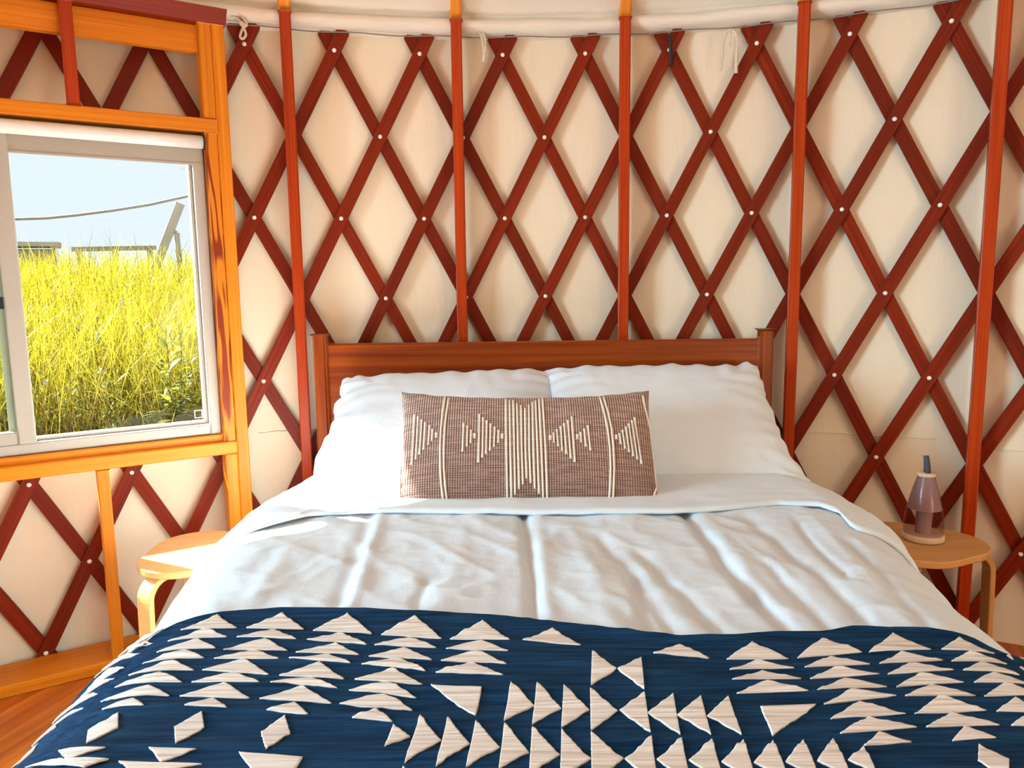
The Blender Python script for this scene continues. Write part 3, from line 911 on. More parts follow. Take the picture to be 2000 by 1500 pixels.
right = [
 [(42,198),(158,150),(268,216)],[(552,245),(655,208),(772,262)],
 [(838,265),(938,203),(1080,262)],[(850,312),(960,272),(1102,303)],[(860,354),(978,314),(1130,346)],[(878,402),(1000,355),(1158,395)],[(970,450),(1188,444),(1018,565)],
 [(1115,258),(1215,187),(1368,242)],[(1143,300),(1246,252),(1398,288)],[(1165,345),(1272,295),(1435,330)],[(1193,393),(1302,342),(1465,376)],[(1218,440),(1328,388),(1502,412)],[(1245,495),(1358,430),(1540,478)],[(1282,555),(1395,488),(1582,535)],[(1375,605),(1435,550),(1560,590)],
 [(1395,242),(1488,172),(1637,234)],[(1435,285),(1522,240),(1685,272)],[(1468,330),(1560,280),(1725,315)],[(1502,376),(1600,324),(1765,360)],[(1535,412),(1640,367),(1812,410)],[(1572,478),(1675,412),(1855,465)],[(1618,534),(1718,470),(1905,524)],[(1720,585),(1770,530),(1892,577)],
 [(1824,600),(1820,672),(1942,742),(1942,665)],
 [(1677,232),(1747,186),(1885,250)],[(1717,275),(1795,240),(1935,287)],[(1762,316),(1838,280),(1985,332)],[(1805,360),(1885,320),(2030,372)],[(1843,415),(1935,360),(2060,412)],[(1893,467),(1970,420),(2080,475)],[(1950,525),(2010,482),(2090,530)],
 [(1932,262),(1938,258),(1960,276)],[(1985,300),(1992,298),(2010,316)],
 [(313,236),(308,370),(408,312)],[(412,312),(505,260),(518,385)],
 [(97,362),(78,522),(192,455)],[(202,372),(192,535),(302,462)],[(305,382),(308,545),(412,467)],
 [(420,465),(518,398),(542,552)],[(530,475),(630,405),(658,560)],[(645,483),(738,412),(778,560)],[(762,487),(845,412),(898,562)],
 [(-30,516),(-52,700),(66,632)],[(78,532),(66,725),(187,642)],[(193,547),(188,740),(308,660)],[(308,555),(312,760),(436,658)],
 [(440,660),(545,570),(572,770)],[(565,662),(662,575),(700,760)],[(690,665),(782,580),(828,750)],[(818,672),(905,580),(955,745)],[(945,675),(1020,582),(1085,740)],[(1068,672),(1138,578),(1205,735)],[(1192,668),(1255,572),(1330,730)],[(1312,665),(1374,608),(1428,715)]]
def lay(poly):
    q = [on_blanket(u, v) for (u, v) in poly]
    return None if any(p is None for p in q) else q
laid = [lay(p) for p in LT(left)] + [lay(p) for p in RTL(right)]
nl_ = len(left)
def shift(A, B):   # the next column outward repeats the step between two columns
    return [(2 * p[0] - q[0], 2 * p[1] - q[1]) for p, q in zip(A, B)]
extra = []
for k in range(8):                                   # left side: columns C2 and C3 of the list
    A, B = laid[k], laid[k + 11]
    if A and B:
        C = shift(A, B); extra += [C, shift(C, A)]
for k in (8, 9):
    A, B = laid[k], laid[k + 11]
    if A and B:
        C = shift(A, B); extra += [C, shift(C, A)]
for k in range(4):                                   # right side
    A, B = laid[nl_ + 24 + k], laid[nl_ + 15 + k]
    if A and B: extra.append(shift(A, B))
allp = [p for p in laid if p] + extra
# the pattern repeats mirrored towards the foot of the bed, below the picture
YM = 1.075
foot_p = []
for p in [q for q in laid if q]:
    m_ = [(x, 2 * YM - y) for (x, y) in p][::-1]
    if max(y for (_, y) in m_) < 1.045 and min(y for (_, y) in m_) > .765: foot_p.append(m_)
for poly in allp + foot_p:
    if all(y > .75 for (_, y) in poly): patch(poly)


# ------------------------------------------------------------------ pillows and cushion
def pillow_points(hw, hh, T, nx, ny, pinch, seed, wr, sag=0.0, shape=None):
    """front and back skins of a stuffed pillow in its own frame: x width, y height, z towards the front"""
    fr, bk = [], []
    for i in range(nx + 1):
        p = -1 + 2 * i / nx
        rf, rb = [], []
        for j in range(ny + 1):
            q = -1 + 2 * j / ny
            ep = math.copysign(abs(p) ** .92, p); eq = math.copysign(abs(q) ** .92, q)
            x = hw * ep * (1 - pinch * (1 - q * q) * abs(p) ** 3)
            y = hh * eq * (1 - pinch * 1.3 * (1 - p * p) * abs(q) ** 3)
            if shape: x, y = shape(p, q, x, y)
            g = max(0.0, (1 - abs(p) ** 2.6) * (1 - abs(q) ** 2.6))
            t = T * g ** .42
            e = g ** .5
            wz = wr * (fbm(x * 7 + seed, y * 7, seed * 1.7) + .8 * (1 - abs(nz(x * 9 + seed * 3, y * 6 - x * 5, seed))) ** 3 - .3) * (.35 + .65 * (1 - e)) * min(1, e * 3)
            # radial puckers near the rim
            rim = (1 - e) * min(1, e * 5)
            wz += wr * .9 * rim * math.sin(26 * (p if abs(q) > abs(p) else q) + seed + 3 * nz(p * 2, q * 2, seed))
            rf.append(Vector((x, y - sag * (1 - e), t + wz))); rb.append(Vector((x, y - sag * (1 - e), -t * .8 - wz * .3)))
        fr.append(rf); bk.append(rb)
    return fr, bk
def skin_mesh(name, fr, bk, mat, parent, Mx):
    nx, ny = len(fr), len(fr[0])
    V = [p for r in fr for p in r] + [p for r in bk for p in r]
    off = nx * ny
    Fc = []
    for i in range(nx - 1):
        for j in range(ny - 1):
            a = i * ny + j
            Fc.append((a, a + ny, a + ny + 1, a + 1)); Fc.append((off + a, off + a + 1, off + a + ny + 1, off + a + ny))
    bd = [(i, 0) for i in range(nx)] + [(nx - 1, j) for j in range(1, ny)] + [(i, ny - 1) for i in range(nx - 2, -1, -1)] + [(0, j) for j in range(ny - 2, 0, -1)]
    for k in range(len(bd)):
        a = bd[k][0] * ny + bd[k][1]; b = bd[(k + 1) % len(bd)][0] * ny + bd[(k + 1) % len(bd)][1]
        Fc.append((b, a, off + a, off + b))
    U = [(p.x, p.y) for p in V]
    o = mobj(name, V, Fc, mat, parent, smooth=True, uvs=U, matrix=Mx)
    return o, V, Fc

def lean_matrix(c, beta, yaw=0.0, roll=0.0):
    """beta: angle of the pillow's height axis above the horizontal"""
    X = Vector((math.cos(yaw), math.sin(yaw), 0))
    B = Vector((-math.sin(yaw), math.cos(yaw), 0))
    Yv = B * math.cos(beta) + Vector((0, 0, 1)) * math.sin(beta)
    Zv = X.cross(Yv)
    X2 = X * math.cos(roll) + Yv * math.sin(roll); Y2 = -X * math.sin(roll) + Yv * math.cos(roll)
    Mx = Matrix.Identity(4)
    for r in range(3):
        Mx[r][0], Mx[r][1], Mx[r][2], Mx[r][3] = X2[r], Y2[r], Zv[r], c[r]
    return Mx

def left_shape(p, q, x, y):
    # open pillowcase end on the left: bulges low down, notch two thirds up
    if p < -.5:
        f = (-p - .5) / .5
        x -= .028 * f * math.exp(-((q + .45) / .35) ** 2)
        x += .020 * f * math.exp(-((q - .55) / .10) ** 2)
        x -= .010 * f * math.exp(-((q - .36) / .07) ** 2)
        x += .012 * f * max(0, q - .6) / .4
    y -= .018 * max(0, -p) * max(0, q)
    y += .012 * math.exp(-((p - .72) / .25) ** 2) * max(0, q)
    return x, y
def right_shape(p, q, x, y):
    if p > .5:
        f = (p - .5) / .5
        x += .034 * f * math.exp(-((q + .95) / .35) ** 2)
        x -= .012 * f * math.exp(-((q - .30) / .06) ** 2)
        x -= .010 * f * max(0, q)
        y += .022 * f * max(0, q) * math.exp(-((p - .86) / .12) ** 2)
    return x, y
pil_spec = [('white rumpled pillow at the window side leaning on the headboard', (-.215, 2.570, .765), .365, .255, .088, 1.3, left_shape, math.radians(37), .0),
            ('white smooth pillow at the lamp side leaning on the headboard', (.470, 2.565, .772), .365, .258, .092, 5.2, right_shape, math.radians(38), .0)]
for (lab, c, hw, hh, T, seed, shp, be, yw) in pil_spec:
    fr, bk = pillow_points(hw, hh, T, 90, 64, .05, seed, .0075, .0, shp)
    o, V, Fc = skin_mesh('pillow', fr, bk, M['white_cloth'], None, lean_matrix(c, be, yw))
    tag(o, lab, 'pillow', 'pillows against the headboard')

# woven lumbar cushion
def weave_mat():
    mt, nt, bs = newmat('brown_woven_stripe')
    uv = N(nt, 'ShaderNodeUVMap'); uv.uv_map = 'UVMap'
    sp = N(nt, 'ShaderNodeSeparateXYZ'); nt.links.new(uv.outputs[0], sp.inputs[0])
    def M_(op, a, b=None):
        n = N(nt, 'ShaderNodeMath', operation=op)
        for k, v in enumerate((a, b)):
            if v is None: continue
            if isinstance(v, (int, float)): n.inputs[k].default_value = v
            else: nt.links.new(v, n.inputs[k])
        return n.outputs[0]
    # warp threads: fine vertical cream lines
    vx = M_('SINE', M_('MULTIPLY', sp.outputs[0], 2 * math.pi / .0065))
    vy = M_('SINE', M_('MULTIPLY', sp.outputs[1], 2 * math.pi / .0060))
    mp = N(nt, 'ShaderNodeMapping'); mp.inputs['Scale'].default_value = (14, 190, 1); nt.links.new(uv.outputs[0], mp.inputs[0])
    no = N(nt, 'ShaderNodeTexNoise'); no.inputs['Scale'].default_value = 1; no.inputs['Detail'].default_value = 3; nt.links.new(mp.outputs[0], no.inputs[0])
    warp = M_('MULTIPLY', M_('ADD', vx, 1.0), .5)
    # more open vertical stripes near the top, darker weft lower down
    ygrad = N(nt, 'ShaderNodeMapRange'); ygrad.inputs[1].default_value = -.14; ygrad.inputs[2].default_value = .14; ygrad.inputs[3].default_value = .55; ygrad.inputs[4].default_value = 1.0
    nt.links.new(sp.outputs[1], ygrad.inputs[0])
    warp2 = M_('MULTIPLY', warp, ygrad.outputs[0])
    weft = M_('MULTIPLY', M_('ADD', vy, 1.0), .5)
    dark = M_('MULTIPLY', weft, M_('GREATER_THAN', no.outputs[0], .47))
    cr = N(nt, 'ShaderNodeValToRGB')
    cr.color_ramp.elements[0].position = .2; cr.color_ramp.elements[0].color = (.22, .105, .072, 1)
    cr.color_ramp.elements[1].position = .85; cr.color_ramp.elements[1].color = (.65, .50, .42, 1)
    nt.links.new(warp2, cr.inputs[0])
    mx = N(nt, 'ShaderNodeMix', data_type='RGBA'); mx.inputs[7].default_value = (.105, .045, .035, 1)
    nt.links.new(M_('MULTIPLY', dark, .62), mx.inputs[0]); nt.links.new(cr.outputs[0], mx.inputs[6])
    nt.links.new(mx.outputs[2], bs.inputs['Base Color'])
    bs.inputs['Roughness'].default_value = .9; bs.inputs['Specular IOR Level'].default_value = .15; bs.inputs['Sheen Weight'].default_value = .2
    bp = N(nt, 'ShaderNodeBump'); bp.inputs['Strength'].default_value = .6; bp.inputs['Distance'].default_value = .0016
    nt.links.new(M_('ADD', warp, M_('MULTIPLY', weft, .7)), bp.inputs['Height']); nt.links.new(bp.outputs[0], bs.inputs['Normal'])
    return mt
M['weave'] = weave_mat()
def cushion_shape(p, q, x, y):
    if p > .7 and q < -.5: y -= .010 * (p - .7) / .3
    if q > 0: y += (.016 * (abs(p) ** 3) - .008 * (1 - p * p)) * q
    return x, y
fr, bk = pillow_points(.346, .163, .070, 120, 70, .03, 3.7, .0028, 0, cushion_shape)
cm = lean_matrix((.036, 2.248, .776), math.radians(54), 0.0, math.radians(-.4))
cu, V, Fc = skin_mesh('cushion', fr, bk, M['weave'], None, cm)
tag(cu, 'brown woven lumbar cushion with raised cream stripes and triangles', 'cushion')
cb = BVHTree.FromPolygons([cm @ v for v in V], Fc)
ZX = lambda x, y: (740 + x / 3.448, 740 + y / 3.448)
def cord(poly, name='cord_stripe', rad=.0024, ends=True):
    pts = []
    n = 14 if len(poly) < 5 else 6
    for (a, b) in zip(poly, poly[1:]):
        for k in range(n + (1 if b is poly[-1] else 0)):
            f = k / n
            u, v = ZX(a[0] + (b[0] - a[0]) * f, a[1] + (b[1] - a[1]) * f)
            hit, nrm, _, _ = cb.ray_cast(CAM, ray(u, v))
            if hit is None: continue
            if nrm.dot(ray(u, v)) > 0: nrm = -nrm
            pts.append(hit + nrm * .0010)
    if len(pts) < 3: return
    rd = [rad] * len(pts)
    if ends: rd[0] = rad * 1.45; rd[-1] = rad * 1.45; rd[1] = rad * 1.2; rd[-2] = rad * 1.2
    tube(name, pts, rad, M['cord'], cu, seg=8, radii=rd)
for (a, b, c_, d_) in ((243,240,224,578),(265,255,250,540),(290,275,275,508),(313,295,302,475),(343,315,333,443),(362,340,358,418),
        (571,300,563,488),(597,318,593,455),(622,345,618,433),(678,240,670,563),(702,262,697,530),(727,283,722,505),(752,303,748,483),(780,328,775,458),(806,346,804,430),
        (1177,365,1180,430),(1198,342,1208,455),(1224,322,1235,483),(1247,302,1263,505),(1273,280,1292,535),(1298,256,1320,560),
        (1357,362,1362,428),(1382,338,1393,455),(1407,315,1425,482),(1617,368,1630,440),(1640,348,1657,470),(1662,325,1685,493),(1682,302,1713,520),(1702,280,1740,543),(1720,262,1768,572)):
    cord([(a, b), (c_, d_)])
for (x, y) in ((387, 380), (646, 385), (831, 388), (1153, 398), (1336, 392), (1598, 394)):
    cord([(x, y - 14), (x, y + 14)], 'cord_knot', .0034)
for poly in ([(447,120),(429,230),(418,340),(412,470),(413,600),(420,710),(432,810)],[(475,112),(455,230),(444,340),(438,470),(438,600),(446,710),(458,810)],[(855,140),(858,480),(865,808)],[(880,148),(885,480),(893,797)],[(905,148),(912,480),(918,777)],[(930,165),(937,480),(945,742)],[(957,180),(962,480),(970,712)],[(984,198),(987,480),(995,670)],[(1010,178),(1013,480),(1022,703)],[(1034,160),(1040,480),(1050,738)],[(1055,150),(1068,480),(1078,770)],[(1078,140),(1095,480),(1107,797)],[(1102,130),(1123,480),(1135,808)],
        [(1488,125),(1517,230),(1540,340),(1555,470),(1560,600),(1556,720),(1548,838)],[(1513,125),(1544,230),(1567,340),(1579,470),(1584,600),(1581,720),(1575,840)],[(148,95),(160,260),(148,560),(140,800)],[(1775,115),(1812,290),(1842,470),(1875,700),(1850,790),(1800,835)]):
    cord(poly, ends=False, rad=.0027)

# ------------------------------------------------------------------ stools and lamp
def stool(name, cx, cy, phi, r0, lab):
    st = empty(name, (cx, cy, 0)); tag(st, lab, 'stool', 'bentwood stools')
    ZS, th_ = .45, .020
    n = 72
    def rr(t): return r0 * (1 + .085 * math.cos(3 * (t - phi)) - .012 * math.cos(6 * (t - phi)))
    V, Fc, U = [], [], []
    lay = [(.985, ZS - th_), (1.0, ZS - th_ + .003), (1.0, ZS - .003), (.985, ZS)]
    for (s, z) in lay:
        for k in range(n):
            t = 2 * math.pi * k / n
            x, y = rr(t) * s * math.cos(t), rr(t) * s * math.sin(t)
            V.append((cx + x, cy + y, z)); U.append((x, y))
    for q in range(len(lay) - 1):
        for k in range(n):
            a, b = q * n + k, q * n + (k + 1) % n; Fc.append((a, b, b + n, a + n))
    Fc.append(tuple(reversed(range(n)))); Fc.append(tuple(range((len(lay) - 1) * n, len(lay) * n)))
    mobj('seat', V, Fc, M['birch'], st, uvs=U)
    for k in range(3):
        t = phi + 2 * math.pi * k / 3
        d = Vector((math.cos(t), math.sin(t), 0)); s_ = Vector((-d.y, d.x, 0))
        R1 = rr(t) + .014; br = .055; tk = .016
        path = [(R1 - .15, ZS - th_ - .0005 - tk / 2)]
        for q in range(9):
            a = math.pi / 2 * q / 8
            path.append((R1 - br + br * math.sin(a), ZS - th_ - tk / 2 - br + br * math.cos(a)))
        path += [(R1 + .004, .22), (R1 + .010, .004)]
        V, Fc, U = [], [], []
        L = 0
        for q, (r, z) in enumerate(path):
            a = path[max(0, q - 1)]; b = path[min(len(path) - 1, q + 1)]
            tx, tz = b[0] - a[0], b[1] - a[1]; l = math.hypot(tx, tz); nx_, nz_ = -tz / l, tx / l
            if q: L += math.dist(path[q - 1], path[q])
            wd = .026 if q < len(path) - 2 else (.025 if q == len(path) - 2 else .020)
            for (e, sg) in ((-1, -1), (1, -1), (1, 1), (-1, 1)):
                V.append(Vector((cx, cy, 0)) + d * (r + nx_ * e * tk / 2) + s_ * (sg * wd) + Vector((0, 0, max(.002, z + nz_ * e * tk / 2))))
                U.append((L, sg * wd + e * .01))
        for q in range(len(path) - 1):
            for e in range(4):
                a, b = q * 4 + e, q * 4 + (e + 1) % 4; Fc.append((a, b, b + 4, a + 4))
        Fc.append((3, 2, 1, 0)); m_ = len(path) * 4; Fc.append((m_ - 4, m_ - 3, m_ - 2, m_ - 1))
        lg = mobj('leg', V, Fc, M['birch'], st, uvs=U); bevel(lg, .003)
    return st
stool('stool', -.925, 2.412, math.radians(4), .172, 'pale bentwood stool in the sun under the window')
stool('stool', 1.203, 2.412, math.radians(-6), .172, 'bentwood stool carrying the glass lamp beside the bed')

lx, ly, lz = 1.218, 2.425, .4505
lamp = empty('table_lamp', (lx, ly, lz)); tag(lamp, 'small smoky glass lantern lamp with wooden base on the right stool', 'lamp')
lathe('base', [(.052, 0), (.057, .003), (.058, .010), (.058, .016), (.0555, .020), (.0, .0202)], M['lampwood'], lamp, loc=(lx, ly, lz), cap_ends=False)
gp = [(.0545, .0207), (.0545, .035), (.053, .057), (.050, .084), (.0445, .115), (.037, .147), (.0295, .174), (.0245, .192)]
lathe('glass_shade', gp + [(r - .0018, z) for (r, z) in reversed(gp)], M['smoke'], lamp, loc=(lx, ly, lz), cap_ends=False)
M['diffuser'] = plain('mauve_grey_diffuser', (.46, .35, .355), rough=.22)
lathe('inner_tube', [(.0215, .0207), (.0215, .085), (.0215, .150), (.0190, .172), (.017, .191)], M['diffuser'], lamp, loc=(lx, ly, lz), cap_ends=False)
up_ = [(r - .0035, z) for (r, z) in gp if z > .09]; up_ = [(.0462, .096)] + up_
lathe('upper_liner', up_, M['diffuser'], lamp, loc=(lx, ly, lz), cap_ends=False)
lathe('cap', [(.0, .1925), (.0245, .1927), (.0258, .195), (.0258, .199), (.0240, .202), (.0, .2025)], M['lampwood'], lamp, loc=(lx, ly, lz), cap_ends=False)
# leather loop
lp = []
for k in range(25):
    t = k / 24
    ang = math.pi * t
    lp.append((-.004 - .012 * math.sin(ang) * 1.0 + .004 * math.cos(ang) * -1, .2025 + .052 * math.sin(ang) ** .7 if 0 < t < 1 else .2025, -.010 + .020 * t))
V, Fc = [], []
for (x, z, y) in lp:
    for sx in (-.0078, .0078):
        V.append((lx + sx + x * .55 + .004, ly + y, lz + z))
for k in range(24):
    Fc.append((k * 2, k * 2 + 1, k * 2 + 3, k * 2 + 2))
st_ = mobj('strap', V, Fc, M['strapgrey'], lamp, smooth=True)
sm = st_.modifiers.new('thick', 'SOLIDIFY'); sm.thickness = .0022

# ------------------------------------------------------------------ cloth ties and strap on the cable
def ribbon(name, pts, width, wdir, mat, parent=None, thick=.0015):
    V, Fc = [], []
    for i, p in enumerate(pts):
        wdv = Vector(wdir) * width / 2
        V += [Vector(p) - wdv, Vector(p) + wdv]
    for i in range(len(pts) - 1): Fc.append((2 * i, 2 * i + 1, 2 * i + 3, 2 * i + 2))
    o = mobj(name, V, Fc, mat, parent, smooth=True)
    s_ = o.modifiers.new('thick', 'SOLIDIFY'); s_.thickness = thick; s_.offset = 0
    return o
def pix_r(u, v, r):
    d = ray(u, v); o = CAM - Vector((XC, 0, 0))
    a = d.x ** 2 + d.y ** 2; b = 2 * (o.x * d.x + o.y * d.y); c_ = o.x ** 2 + o.y ** 2 - r * r
    return CAM + d * ((-b + math.sqrt(b * b - 4 * a * c_)) / (2 * a))
def smoothpath(px, r, n=8):
    P3 = [pix_r(u, v, r_) for (u, v, r_) in px] if len(px[0]) == 3 else [pix_r(u, v, r) for (u, v) in px]
    out = []
    for i in range(len(P3) - 1):
        p0 = P3[max(0, i - 1)]; p1 = P3[i]; p2 = P3[i + 1]; p3 = P3[min(len(P3) - 1, i + 2)]
        for k in range(n):
            t = k / n
            out.append(.5 * ((2 * p1) + (p2 - p0) * t + (2 * p0 - 5 * p1 + 4 * p2 - p3) * t * t + (3 * p1 - p0 - 3 * p2 + p3) * t ** 3))
    out.append(P3[-1])
    return out
t1 = empty('cloth_tie', pix_r(473, 55, 3.03)); tag(t1, 'knotted cream cloth tie looped over the first lattice tip beside the window', 'tie', 'cloth ties along the cable')
tube('loop', smoothpath([(450, 34), (462, 36), (471, 46), (477, 56), (480, 68), (474, 76), (469, 72), (471, 62), (476, 52), (482, 46), (478, 40), (470, 30), (462, 26)], 3.022), .0042, M['tie'], t1, seg=8)
tube('knot', smoothpath([(470, 44), (476, 50), (481, 47)], 3.018), .0075, M['tie'], t1, seg=8)
t2 = empty('cloth_tie', pix_r(940, 70, 3.03)); tag(t2, 'short cream cloth tie hanging just right of the second stud', 'tie', 'cloth ties along the cable')
ribbon('tail', smoothpath([(925, 46), (934, 58), (941, 72), (944, 88), (946, 104), (944, 121)], 3.035), .0115, (1, 0, 0), M['tie'], t2)
ribbon('tail', smoothpath([(934, 62), (943, 64), (948, 80), (947, 103)], 3.031), .007, (1, 0, 0), M['tie'], t2)
t3 = empty('cloth_tie', pix_r(1428, 60, 3.03)); tag(t3, 'cream cloth tie with two long tails hanging between two lattice tips', 'tie', 'cloth ties along the cable')
ribbon('tail', smoothpath([(1427, 56), (1418, 66), (1412, 84), (1410, 110), (1406, 138)], 3.035), .011, (.9, -.3, 0), M['tie'], t3)
ribbon('tail', smoothpath([(1428, 56), (1437, 64), (1440, 84), (1438, 112), (1438, 143)], 3.031), .011, (.9, -.3, 0), M['tie'], t3)
ribbon('tail', smoothpath([(1427, 58), (1426, 72), (1425, 92)], 3.028), .009, (.9, -.3, 0), M['tie'], t3)
bs_ = ribbon('strap', smoothpath([(1309, 66), (1309.5, 80), (1310, 100), (1311, 127)], 3.032), .0125, (1, -.1, 0), M['black'], None, .003)
tag(bs_, 'black hook-and-loop strap round a lattice tip right of the third stud', 'strap')

# ------------------------------------------------------------------ outside
GZ = -.35
V, Fc, U = [], [], []
def outp(head, dist, z=0):  # heading in degrees from +y towards -x, distance from the camera in plan
    a = math.radians(head)
    return Vector((-math.sin(a) * dist, CAM.y + math.cos(a) * dist, z))
gp_ = []
n = 40
P = []
for i in range(n + 1):
    P.append([Vector((-16 + 17 * i / n, 3.6 + 22 * j / n, GZ + .05 * nz(i * .3, j * .3))) for j in range(n + 1)])
grd = grid_mesh('ground', P, M['soil'], None, [[(p.x, p.y) for p in r] for r in P]); tag(grd, 'dry ground beneath the tall grass outside', 'ground', kind='structure')

def build_grass(name, count, rmin, rmax, h0, h1, wd, hmin, hmax, seed, lean=.25):
    rg = np.random.default_rng(seed)
    V, Fc, U = [], [], []
    for q in range(count):
        head = rg.uniform(hmin, hmax)
        dist = math.sqrt(rg.uniform(rmin ** 2, rmax ** 2))
        b = outp(head, dist, GZ)
        d = b - Vector((XC, 0, 0)); 
        if math.hypot(d.x, d.y) < 3.5: continue
        h = rg.uniform(h0, h1) * (1 + .06 * nz(b.x * 1.2, b.y * 1.2))
        az = rg.uniform(0, 6.283); ln = abs(rg.normal(0, lean)) + .03
        dirv = Vector((math.cos(az), math.sin(az), 0)); side = Vector((-dirv.y, dirv.x, 0))
        sa = rg.uniform(0, 3.14); side = Vector((math.cos(sa), math.sin(sa), 0))
        i = len(V); c = rg.uniform(0, 1); wv = wd * rg.uniform(.6, 1.5)
        for k, t in enumerate((0, .4, .72, .92)):
            p = b + dirv * (ln * h * t ** 2.2) + Vector((0, 0, h * (t - .12 * ln * t ** 3)))
            ww = wv * (1 - .45 * t)
            V += [p - side * ww, p + side * ww]; U += [(c, t), (c, t)]
        V.append(b + dirv * (ln * h * 1.15) + Vector((0, 0, h * (1.0 - .25 * ln)))); U.append((c, 1))
        for k in range(3): Fc.append((i + 2 * k, i + 2 * k + 1, i + 2 * k + 3, i + 2 * k + 2))
        Fc.append((i + 6, i + 7, i + 8))
        # drooping seed plume or side blade
        if rg.uniform() < .55:
            t = rg.uniform(.35, .9); p = b + dirv * (ln * h * t ** 2.2) + Vector((0, 0, h * (t - .12 * ln * t ** 3)))
            a2 = rg.uniform(0, 6.283); dv = Vector((math.cos(a2), math.sin(a2), rg.uniform(.2, 1.1))).normalized(); ll = rg.uniform(.10, .26)
            sv = dv.cross(Vector((0, 0, 1))).normalized() * wv * 1.1
            i = len(V)
            V += [p - sv * .4, p + sv * .4, p + dv * ll * .5 - sv, p + dv * ll * .5 + sv, p + dv * ll - Vector((0, 0, ll * .35))]
            U += [(c, t)] * 2 + [(c, min(1, t + .05))] * 3
            Fc += [(i, i + 1, i + 3, i + 2), (i + 2, i + 3, i + 4)]
    o = mobj(name, V, Fc, M['grass'], None, smooth=True, uvs=U)
    return o
g1 = build_grass('tall_grass', 30000, 4.1, 6.4, 1.05, 1.74, .0017, 6, 62, 3)
tag(g1, 'tall yellow and straw-coloured grass filling the window view', 'grass', kind='stuff')
g2 = build_grass('far_grass', 30000, 6.2, 9.3, 1.62, 2.02, .0028, 8, 60, 5)
g3 = build_grass('undergrowth', 12000, 3.75, 5.2, .30, .95, .0022, 8, 56, 9, .4)
tag(g3, 'short tangled dry stalks at the foot of the tall grass', 'grass', kind='stuff')
tag(g2, 'sunlit yellow grass tops further back beneath the sky', 'grass', kind='stuff')

# leafy willow-like plants standing in the grass
def plant_mesh(seed):
    rg = np.random.default_rng(seed)
    h = 1.0
    sv, sf, su = [], [], []
    lv, lf, lu = [], [], []
    bend = rg.uniform(-.12, .12, 2)
    def sp(t): return Vector((bend[0] * t * t, bend[1] * t * t, h * t))
    for k in range(7):
        t = k / 6
        for q in range(4):
            a = q * math.pi / 2; r = .004 * (1 - .7 * t)
            sv.append(sp(t) + Vector((r * math.cos(a), r * math.sin(a), 0))); su.append((.3, .2 + .3 * t))
    for k in range(6):
        for q in range(4):
            a, b = k * 4 + q, k * 4 + (q + 1) % 4; sf.append((a, b, b + 4, a + 4))
    nl = 54
    for q in range(nl):
        t = .30 + .70 * q / nl
        az = q * 2.4 + rg.uniform(-.4, .4); el = rg.uniform(.05, .75) + (.5 if t > .9 else 0)
        L = rg.uniform(.09, .15) * (1 - .45 * max(0, t - .75) / .25)
        d = Vector((math.cos(az) * math.cos(el), math.sin(az) * math.cos(el), math.sin(el)))
        s_ = d.cross(Vector((0, 0, 1))).normalized() * L * .12
        p = sp(t); c = rg.uniform(0, 1); i = len(lv); dr = Vector((0, 0, -1)) * L
        lv += [p, p + d * L * .4 - s_ + dr * .02, p + d * L * .4 + s_ + dr * .02, p + d * L * .75 - s_ * .7 + dr * .12, p + d * L * .75 + s_ * .7 + dr * .12, p + d * L + dr * .28]
        lu += [(c, t)] * 6
        lf += [(i, i + 2, i + 1), (i + 1, i + 2, i + 4, i + 3), (i + 3, i + 4, i + 5)]
    res = []
    for nm, V_, F_, U_, mt in (('stem', sv, sf, su, M['grass']), ('leaves', lv, lf, lu, M['leaf'])):
        o = mobj(nm, V_, F_, mt, None, smooth=True, uvs=U_)
        me = o.data; bpy.data.objects.remove(o); res.append(me)
    return res
kinds = [plant_mesh(40 + k) for k in range(5)]
rg = np.random.default_rng(77)
for q in range(120):
    head = rg.uniform(12, 46); dist = rg.uniform(3.9, 5.6)
    b = outp(head, dist, GZ)
    if math.hypot(b.x - XC, b.y) < 3.6: continue
    hh = rg.uniform(.95, 1.40)
    e = empty('leafy_plant'); e.matrix_basis = Matrix.Translation(b) @ Matrix.Rotation(rg.uniform(0, 6.28), 4, 'Z') @ Matrix.Diagonal((hh, hh, hh, 1))
    tag(e, 'slender leafy plant with narrow willow-like leaves in the grass', 'plant', 'leafy plants in the tall grass')
    ks = kinds[int(rg.integers(0, 5))]
    for nm, me in zip(('stem', 'leaves'), ks):
        o = bpy.data.objects.new(nm, me); col.objects.link(o); o.parent = e

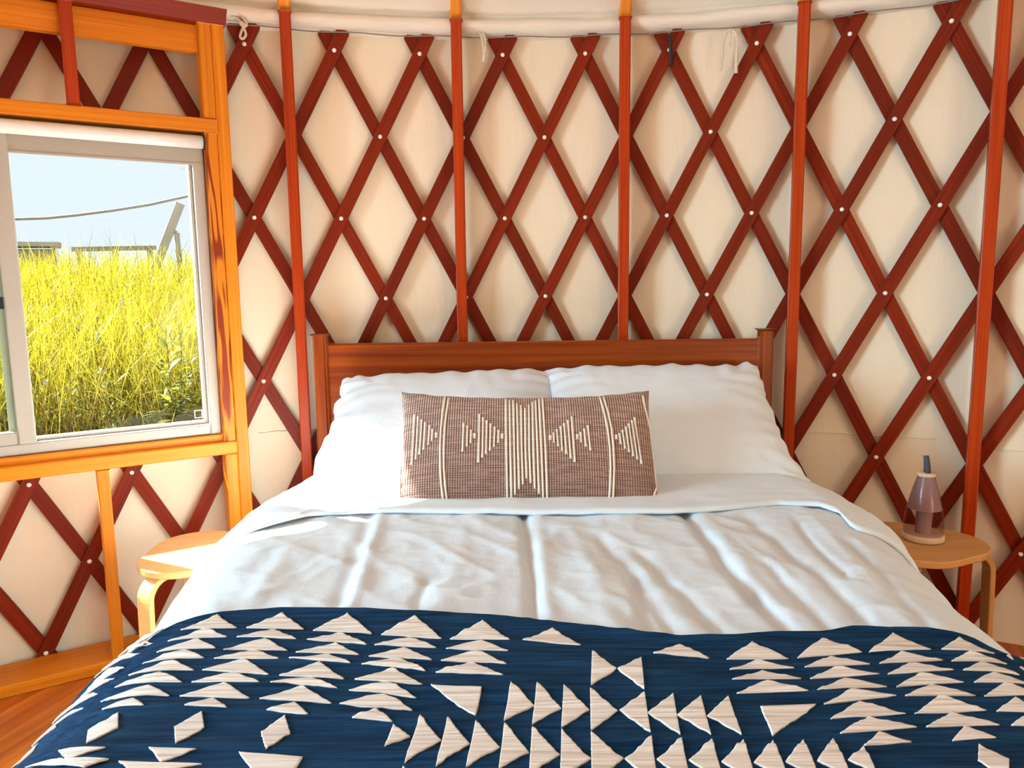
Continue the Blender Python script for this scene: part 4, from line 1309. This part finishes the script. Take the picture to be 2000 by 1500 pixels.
# rope, leaning post and low fence beyond the grass
def at_d(u, v, dist):
    d = ray(u, v); return CAM + d * (dist / math.hypot(d.x, d.y))
rp = [(-160, 428, 8.4), (30, 428, 8.2), (90, 426, 8.2), (150, 420, 8.1), (220, 411, 8.0), (290, 400, 8.0), (385, 379, 7.9), (470, 356, 7.8)]
rpts = []
P3 = [at_d(*q) for q in rp]
for i in range(len(P3) - 1):
    for k in range(8): rpts.append(P3[i].lerp(P3[i + 1], k / 8))
rpts.append(P3[-1])
# the rope hangs between two posts, both beyond the window's edges
ro = tube('rope', rpts, .013, M['rope'], None, seg=8); tag(ro, 'thick pale rope sagging across the sky above the grass', 'rope')
for (pp, lab) in ((rpts[0], 'grey post holding the far left end of the rope'), (rpts[-1], 'grey post holding the right end of the rope')):
    po = beam('rope_post', Vector((pp.x, pp.y, GZ - .02)), Vector((pp.x, pp.y, pp.z + .12)), .10, .10, (0, -1, 0), M['greypost'], None, .008); tag(po, lab, 'post', 'rope posts')
lp_ = empty('leaning_post', at_d(318, 490, 7.6)); tag(lp_, 'haze-paled grey board leaning to the right above the grass', 'post')
a_, b_ = at_d(318, 486, 7.6), at_d(352, 398, 7.6)
foot = a_ + (a_ - b_) * ((a_.z - GZ) / (b_.z - a_.z))
beam('board', foot, b_, .075, .04, -WN, M['greypost'], lp_, .006)
c_ = at_d(332, 446, 7.6); k0 = at_d(345, 455, 7.6); k1 = Vector((k0.x + .03, k0.y, GZ))
beam('brace', c_, k0, .028, .03, -WN, M['greypost'], lp_, .003); beam('brace', k0, k1, .045, .03, -WN, M['greypost'], lp_, .003)
fr_ = empty('low_fence', at_d(215, 487, 9.5)); tag(fr_, 'low pale rail showing just above the grass', 'fence')
ra, rb = at_d(140, 487, 9.5), at_d(305, 484, 9.5)
beam('top_rail', ra, rb, .03, .05, (0, 0, 1), M['greypost'], fr_, .004)
for f in (.08, .5, .92):
    q = ra.lerp(rb, f); beam('fence_post', Vector((q.x, q.y, GZ)), q, .05, .05, (0, -1, 0), M['greypost'], fr_, .004)
sh_ = empty('shed', at_d(60, 487, 10.0)); tag(sh_, 'low brown roof edge at the left above the grass', 'shed')
ra, rb = at_d(-60, 478, 10.2), at_d(118, 479, 10.2)
beam('roof', ra, rb, .5, .05, (0, 0, 1), M['greypost'], sh_, .01)
beam('shed_wall', ra + Vector((.05, .02, -.85)), rb + Vector((-.1, .02, -.85)), .4, 1.60, (0, 0, 1), M['greypost'], sh_, .01)
